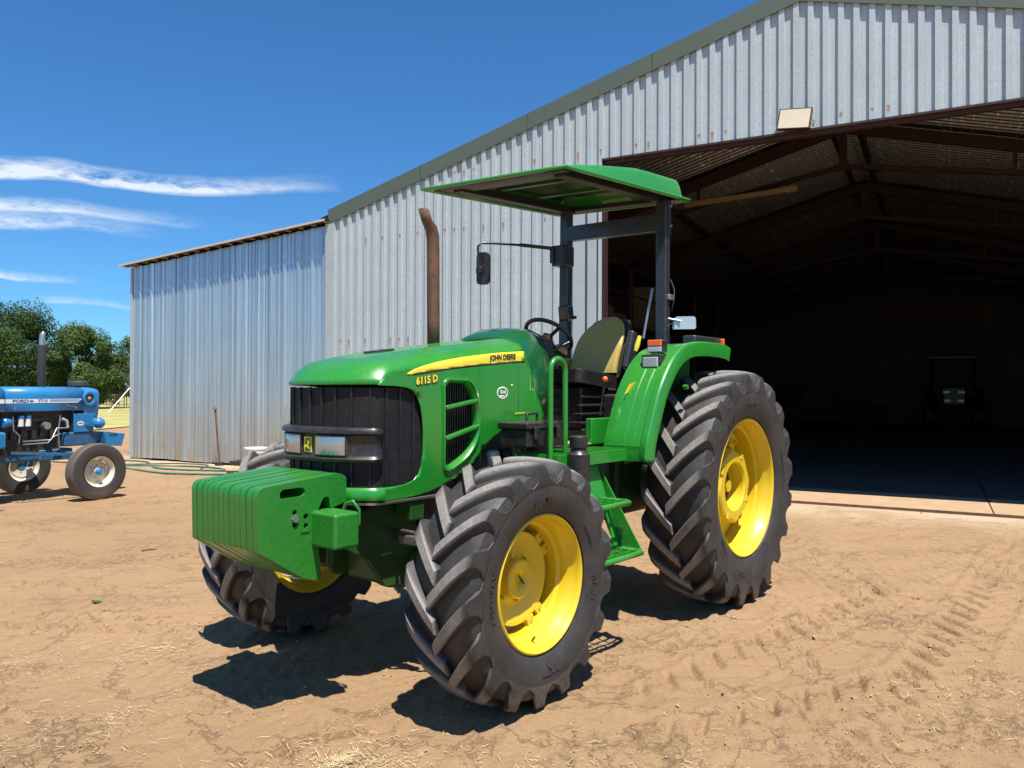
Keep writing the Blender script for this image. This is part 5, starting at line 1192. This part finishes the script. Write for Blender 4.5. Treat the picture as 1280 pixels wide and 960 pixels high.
# lower body: radiator support, engine, axle
MB().box((.15, 0, .83), (.46, .50, .20)).build('front_support', M['blue_dull'], bt, bevel=.02); MB().box((-.15, 0, .62), (.5, .36, .16)).build('axle_bolster', M['blue_dull'], bt, bevel=.02)
MB().box((0, 0, .60), (.10, 1.25, .11)).build('front_axle', M['blue_dull'], bt, bevel=.01)
MB().box((-.50, 0, .95), (.85, .32, .62)).build('engine_block', M['dark'], bt, bevel=.02); MB().box((-.55, 0, .62), (.85, .30, .14)).build('oil_sump', M['blue_dull'], bt, bevel=.03)
MB().box((-1.5, 0, .85), (1.1, .42, .55)).build('gearbox', M['blue_dull'], bt, bevel=.03); MB().box((-1.10, -.24, .87), (.30, .16, .22)).build('side_casting', M['blue'], bt, bevel=.03)
MB().box((.055, 0, 1.07), (.03, .46, .34)).build('radiator', M['dark'], bt)
for i, (x, z) in enumerate(((-.70, 1.10), (-.62, 1.10))):
    f = MB().lathe([(-.055, .036), (.05, .038), (.055, .03)], 18, 'Z', (x+.02*i-.0, -.22, z)).build('fuel_filter', M['white'], bt); MB().lathe([(.055, .042), (.085, .042), (.09, .03)], 18, 'Z', (x+.02*i, -.22, z)).build('filter_head', M['blue'], f)
for pts in ([(-.82, -.24, 1.18), (-.82, -.25, 1.0), (-.74, -.26, .92), (-.75, -.26, .82)], [(-.70, -.26, .84), (-.30, -.27, .84), (-.22, -.27, 1.0), (-.05, -.27, 1.0)], [(-.70, -.27, .80), (-.36, -.28, .80), (-.28, -.28, .88), (-.16, -.26, .92)], [(-.16, -.26, 1.18), (-.20, -.27, .95), (-.18, -.27, .72)]): MB().tube(pts, .010, 8).build('steel_line', M['steel'], bt, smooth=60)
MB().tube([(-.12, -.24, 1.13), (-.06, -.25, 1.10), (-.04, -.25, 1.0)], .022, 10).build('radiator_hose', M['galv_trim'], bt, smooth=60)
MB().lathe([(-.06, .05), (.02, .06), (.07, .045)], 18, 'Y', (-.36, -.22, 1.04)).build('alternator', M['steel'], bt); MB().lathe([(0, .06), (.02, .07), (.10, .055)], 18, 'X', (-.95, -.22, 1.10)).build('steering_box', M['blue'], bt)
for i in range(5): MB().box((-.78+.14*i, -.175, .92+.03*(i % 2)), (.08, .05, .12)).build('engine_part', M['dark'], bt, bevel=.01)
MB().box((-.55, -.18, 1.13), (.5, .04, .06)).build('inlet_manifold', M['dark'], bt, bevel=.01)
# exhaust stack, pre-cleaner
st = MB().lathe([(1.56, .045), (1.57, .050), (2.18, .050), (2.19, .040)], 22, 'Z', (-.25, 0, 0)).build('exhaust_stack', M['galv_trim'], bt); st.data.materials.clear(); st.data.materials.append(paint('grey_exhaust', (.045, .047, .05), .5, 0, .2, .2, metallic=.2))
tip = MB().tube([(-.25, 0, 2.18), (-.25, 0, 2.26), (-.245, 0, 2.32), (-.225, 0, 2.36)], [.036, .037, .036, .030], 16).build('exhaust_tip', M['steel'], st, smooth=60)
MB().lathe([(1.57, .05), (1.60, .05), (1.60, .12), (1.615, .125), (1.665, .125), (1.672, .115), (1.675, 0)], 26, 'Z', (.30, 0, 0)).build('air_pre_cleaner', M['panel_grey'], bt)
# weight tray with front weights
MB().prism([(.36, .74), (.36, .90), (.50, .915), (.50, .86), (.62, .86)], -.25, .25, lambda a, b, c: (a, c, b)).build('weight_bracket', M['blue_dull'], bt, bevel=.01)
MB().prism([(.46, .72), (.50, .915), (.60, .915), (.90, .870), (.84, .68)], -.27, .27, lambda a, b, c: (a, c, b)).build('front_weight_tray', M['blue'], bt, bevel=.01)
for i in range(4): MB().lathe([(.271, .016), (.276, .016), (.276, 0)], 10, 'Y', (.66+.035*i, 0, .862)).build('tray_hole', M['dark'], bt) if False else MB().box((.64+.035*i, -.272, .868-.003*i), (.022, .006, .03)).build('tray_slot', M['dark'], bt)
# rear body, out of frame
MB().box((-2.1, 0, 1.15), (.9, .5, .35)).build('seat_platform', M['blue'], bt, bevel=.03)
for sd in (-1, 1):
    pf = [(-2.35+.88*math.cos(a), .78+.88*math.sin(a)) for a in [R(20+12*i) for i in range(12)]]
    MB().grid([[(x, sd*.62, z) for x, z in pf], [(x, sd*1.02, z) for x, z in pf]]).build('fender', M['blue'], bt, solid=.008)

# ================================================================ BACKGROUND
CP = Vector((3.008, 3.3304, 1.5265))
def far(u, v, dist):      # point at a distance, in the direction of a picture position, standing on the ground plan
    q = _d+_r2*((u-640)/982.8)-_u2*((v-480)/982.8); q = q/math.hypot(q.x, q.y)*dist; return CP+q
def tree(u, dist, h, crown_r, label, mat, n, trunk_h=1.8, seed=1, lean=0, leafs=.25):
    rnd = random.Random(seed); b0 = far(u, 487, dist); base = Vector((b0.x, b0.y, 0))
    t = empty('broadleaf_tree', label, 'tree', tuple(base), 0, 'trees beyond the wire fence')
    tk = MB(); limbs = []
    tk.tube([(0, 0, -.1), (.1, 0, trunk_h*.5), (.15+lean, .1, trunk_h), (lean, .1, h*.55)], [.30, .24, .20, .09], 10)
    for i in range(9):
        a = rnd.uniform(0, 2*PI); z0 = trunk_h*rnd.uniform(.6, 1.2); rr_ = crown_r*rnd.uniform(.45, .85); z1 = h*rnd.uniform(.35, .85)
        p1 = Vector((rr_*math.cos(a), rr_*math.sin(a), z1)); tk.tube([(.1, .05, z0), Vector((.1, .05, z0)).lerp(p1, .5)+Vector((0, 0, .4)), p1], [.12, .07, .03], 7); limbs.append(p1)
    tk.build('trunk', M['bark'], t, smooth=60)
    # leaf clumps through an uneven crown
    clumps = []
    for i in range(34):
        a = rnd.uniform(0, 2*PI); zz = rnd.uniform(-.9, 1); rr_ = math.sqrt(max(0, 1-zz*zz))*rnd.uniform(.35, 1.0)
        c = Vector((crown_r*rr_*math.cos(a), crown_r*rr_*math.sin(a), trunk_h+(h-trunk_h)*(.5+.46*zz))); clumps.append((c, rnd.uniform(.55, 1.15)*crown_r*.36))
    vs = []; fs = []
    for i in range(n):
        c, r_ = clumps[rnd.randrange(len(clumps))]; d = Vector((rnd.gauss(0, 1), rnd.gauss(0, 1), rnd.gauss(0, .8))).normalized()*r_*(rnd.random()**.4)
        if d.z < -r_*.55: d.z *= .4
        p = c+d; s_ = leafs*rnd.uniform(.5, 1.1); nn = (d.normalized()+Vector((rnd.uniform(-.8, .8), rnd.uniform(-.8, .8), rnd.uniform(-.2, 1.0)))).normalized(); tt = nn.orthogonal().normalized(); tt = Matrix.Rotation(rnd.uniform(0, 6.28), 3, nn) @ tt; bb_ = nn.cross(tt)
        k = len(vs); vs += [p-tt*s_*.5, p-bb_*s_*.22+nn*s_*.06, p+tt*s_*.5, p+bb_*s_*.22-nn*s_*.04]; fs.append((k, k+1, k+2, k+3))
    m_ = MB(); m_.add(vs, fs); me = bpy.data.meshes.new('crown'); me.from_pydata([tuple(v) for v in m_.v], [], m_.f); me.materials.append(mat); link('crown', me, mat, t)
    return t
tree(-45, 66, 7.6, 4.2, 'dark tree at the far left edge behind the blue tractor hood', M['leaf_dark'], 40000, .8, 1)
tree(22, 72, 7.5, 3.9, 'tall dark tree behind the blue tractor exhaust stack', M['leaf_dark'], 42000, .7, 2)
tree(104, 68, 5.9, 2.9, 'rounded mid green tree right of the blue tractor exhaust stack', M['leaf_mid'], 44000, .3, 3)
tree(80, 92, 5.2, 3.6, 'low dark tree filling the gap between the two tall trees', M['leaf_dark'], 6000, .8, 8)
tree(146, 84, 4.8, 2.6, 'small grey green tree beside the lean-to corner', M['leaf_grey'], 7000, .4, 4)
tree(172, 70, 5.6, 2.5, 'half hidden green tree behind the lean-to corner', M['leaf_mid'], 7000, .6, 5)
tree(128, 100, 5.2, 3.2, 'distant hazy green bush beyond the lawn', M['leaf_mid'], 5000, .3, 6)
tree(-110, 75, 11, 5, 'tree outside the left edge of the view', M['leaf_dark'], 6000, 1.5, 7)
# far tree line closing the horizon
rnd = random.Random(5); vs = []; fs = []
for i in range(14000):
    a = R(rnd.uniform(-175, -75)); d = rnd.uniform(165, 190); h = (4.5+2.2*math.sin(a*23)+1.5*math.sin(a*61+1))*rnd.random()**.6; p = Vector((3+d*math.cos(a), 3+d*math.sin(a), h)); s_ = rnd.uniform(.6, 1.3)
    nn = Vector((rnd.gauss(0, 1), rnd.gauss(0, 1), rnd.uniform(0, 1.5))).normalized(); tt = nn.orthogonal().normalized(); bb_ = nn.cross(tt); k = len(vs); vs += [p-tt*s_*.5, p-bb_*s_*.4, p+tt*s_*.5, p+bb_*s_*.4]; fs.append((k, k+1, k+2, k+3))
me = bpy.data.meshes.new('far_wood'); me.from_pydata([tuple(v) for v in vs], [], fs); me.materials.append(M['leaf_dark']); tag(link('far_wood', me, M['leaf_dark']), 'distant line of dark trees along the horizon', kind='stuff')
# wire and picket fence across the lawn
fa_, fb_ = far(60, 487, 74), far(250, 487, 70); fa_.z = fb_.z = 0
fn_ = empty('yard_fence', 'low grey picket and wire fence across the dry lawn beyond the lean-to', 'fence', tuple(fa_), 0)
dv = fb_-fa_; L = dv.length; dn = dv.normalized(); rnd = random.Random(3); k = 0; x = 0
while x < L:
    if int(x/2.4) != int((x-.19)/2.4): MB().box(tuple(dn*x+Vector((0, 0, .85))), (.10, .10, 1.75)).build('fence_post', M['wood'], fn_)
    elif rnd.random() < .86: MB().box(tuple(dn*x+Vector((0, 0, .62))), (.05, .03, 1.15+rnd.uniform(-.1, .15)), Matrix.Rotation(R(rnd.uniform(-3, 3)), 3, 'X')).build('picket', M['wood'], fn_)
    x += .19
for z in (.5, 1.0, 1.42): MB().bar(dn*0+Vector((0, 0, z)), dn*L+Vector((0, 0, z)), .03, .025).build('fence_rail', M['galv_trim'], fn_)
pa, pb = far(136, 487, 56), far(163, 487, 57); pa.z = 0; pb.z = 1.62
sp = MB().tube([pa, pb], .035, 8).build('leaning_pole', M['white'], None, smooth=60); tag(sp, 'white pole leaning at a slant on the lawn before the picket fence', 'pole')

# ================================================================ LITTER ON THE GROUND
CAMG = Vector((3.008, 3.3304))
def scatter_straw(name, label, n, spots, lmin=.03, lmax=.14):
    rnd = random.Random(11); vs = []; fs = []
    for i in range(n):
        cx, cy, r_, = spots[rnd.randrange(len(spots))]; a = rnd.uniform(0, 6.28); rr_ = r_*abs(rnd.gauss(0, .55)); x, y = cx+rr_*math.cos(a), cy+rr_*math.sin(a)
        L = rnd.uniform(lmin, lmax)*rnd.uniform(.4, 1); th = rnd.uniform(0, PI); wd = rnd.uniform(.0005, .0014); z = GH(x, y)+rnd.uniform(.002, .010); bend = rnd.uniform(-.25, .25); pts = []
        for k in range(4):
            t = k/3-.5; px = x+L*t*math.cos(th+bend*t); py = y+L*t*math.sin(th+bend*t); pts.append(Vector((px, py, max(GH(px, py)+.002, z+rnd.uniform(-.002, .005)))))
        sd = Vector((-math.sin(th), math.cos(th), .3))*wd
        for k in range(3):
            b = len(vs); vs += [pts[k]-sd, pts[k]+sd, pts[k+1]+sd, pts[k+1]-sd]; fs.append((b, b+1, b+2, b+3))
    me = bpy.data.meshes.new(name); me.from_pydata([tuple(v) for v in vs], [], fs); me.materials.append(M['straw']); o = link(name, me, M['straw']); tag(o, label, kind='stuff')
scatter_straw('straw_litter', 'thin pale straw scattered over the dirt', 5200, [(1.15, .95, .40)]*9+[(1.3, 1.15, .35)]*6+[(.95, .75, .35)]*2+[(.6, 1.45, .3), (.75, -1.2, .35), (1.35, -.4, .8), (1.4, -1.6, .9), (.3, 1.9, .6), (1.55, .6, .4), (-1.5, 2.4, .9)], .015, .075)
def scatter_clods(name, label, n):
    rnd = random.Random(12); vs = []; fs = []
    for i in range(n):
        x, y = rnd.uniform(-6, 2.4), rnd.uniform(-6, 4.5)
        if (Vector((x, y))-CAMG).length < 1.3 or noise.noise(Vector((x*1.1, y*1.1, 3))) < -.12: continue
        r_ = rnd.uniform(.002, .008)*(1.8 if rnd.random() < .03 else 1); z = GH(x, y)+r_*.3; k = len(vs); a0 = rnd.uniform(0, 6)
        vs += [Vector((x+r_*math.cos(a0+q*1.57)*rnd.uniform(.6, 1.3), y+r_*math.sin(a0+q*1.57)*rnd.uniform(.6, 1.3), z+r_*rnd.uniform(-.3, .1))) for q in range(4)]+[Vector((x+rnd.uniform(-.3, .3)*r_, y, z+r_*.7)), Vector((x, y, z-r_*.8))]
        fs += [(k, k+1, k+4), (k+1, k+2, k+4), (k+2, k+3, k+4), (k+3, k, k+4)]
    me = bpy.data.meshes.new(name); me.from_pydata([tuple(v) for v in vs], [], fs); me.materials.append(M['clod']); tag(link(name, me, M['clod']), label, kind='stuff')
scatter_clods('dirt_clods', 'small clods and pebbles strewn on the dry dirt', 26000)
def stick(name, label, pts, r, mat, cat): 
    w_ = [Vector((x, y, GH(x, y)+r+.002)) for x, y in pts]; tag(MB().tube(w_, r, 6).build(name, mat, None), label, cat)
stick('bent_wire', 'short loop of dark wire lying on the dirt at the left edge', [(-.57+.05*math.cos(a)*1.4, -4.05+.02*math.sin(a)*1.4) for a in [2*PI*i/12 for i in range(12)]], .004, M['dark'], 'wire')
stick('dry_twig', 'dark dry twig lying in the dirt at the bottom edge', [(1.02, 1.85), (.95, 1.98), (.87, 2.13), (.82, 2.2)], .006, M['bark'], 'twig')
for i, (x, y, m_, lb) in enumerate(((.55, -2.5, 'leaf_mid', 'crumpled pale green leaf on bare dirt left of the front weights'), (.62, -2.15, 'panel_grey', 'small blue grey scrap of plastic near the crumpled leaf'))):
    z = GH(x, y); mb = MB(); mb.grid([[(x+.018*a, y+.022*b, z+.006+.010*((a*b) % 2)+.004*a) for b in range(-1, 3)] for a in range(-1, 3)]); o = mb.build('scrap', M[m_], None); tag(o, lb, 'litter')
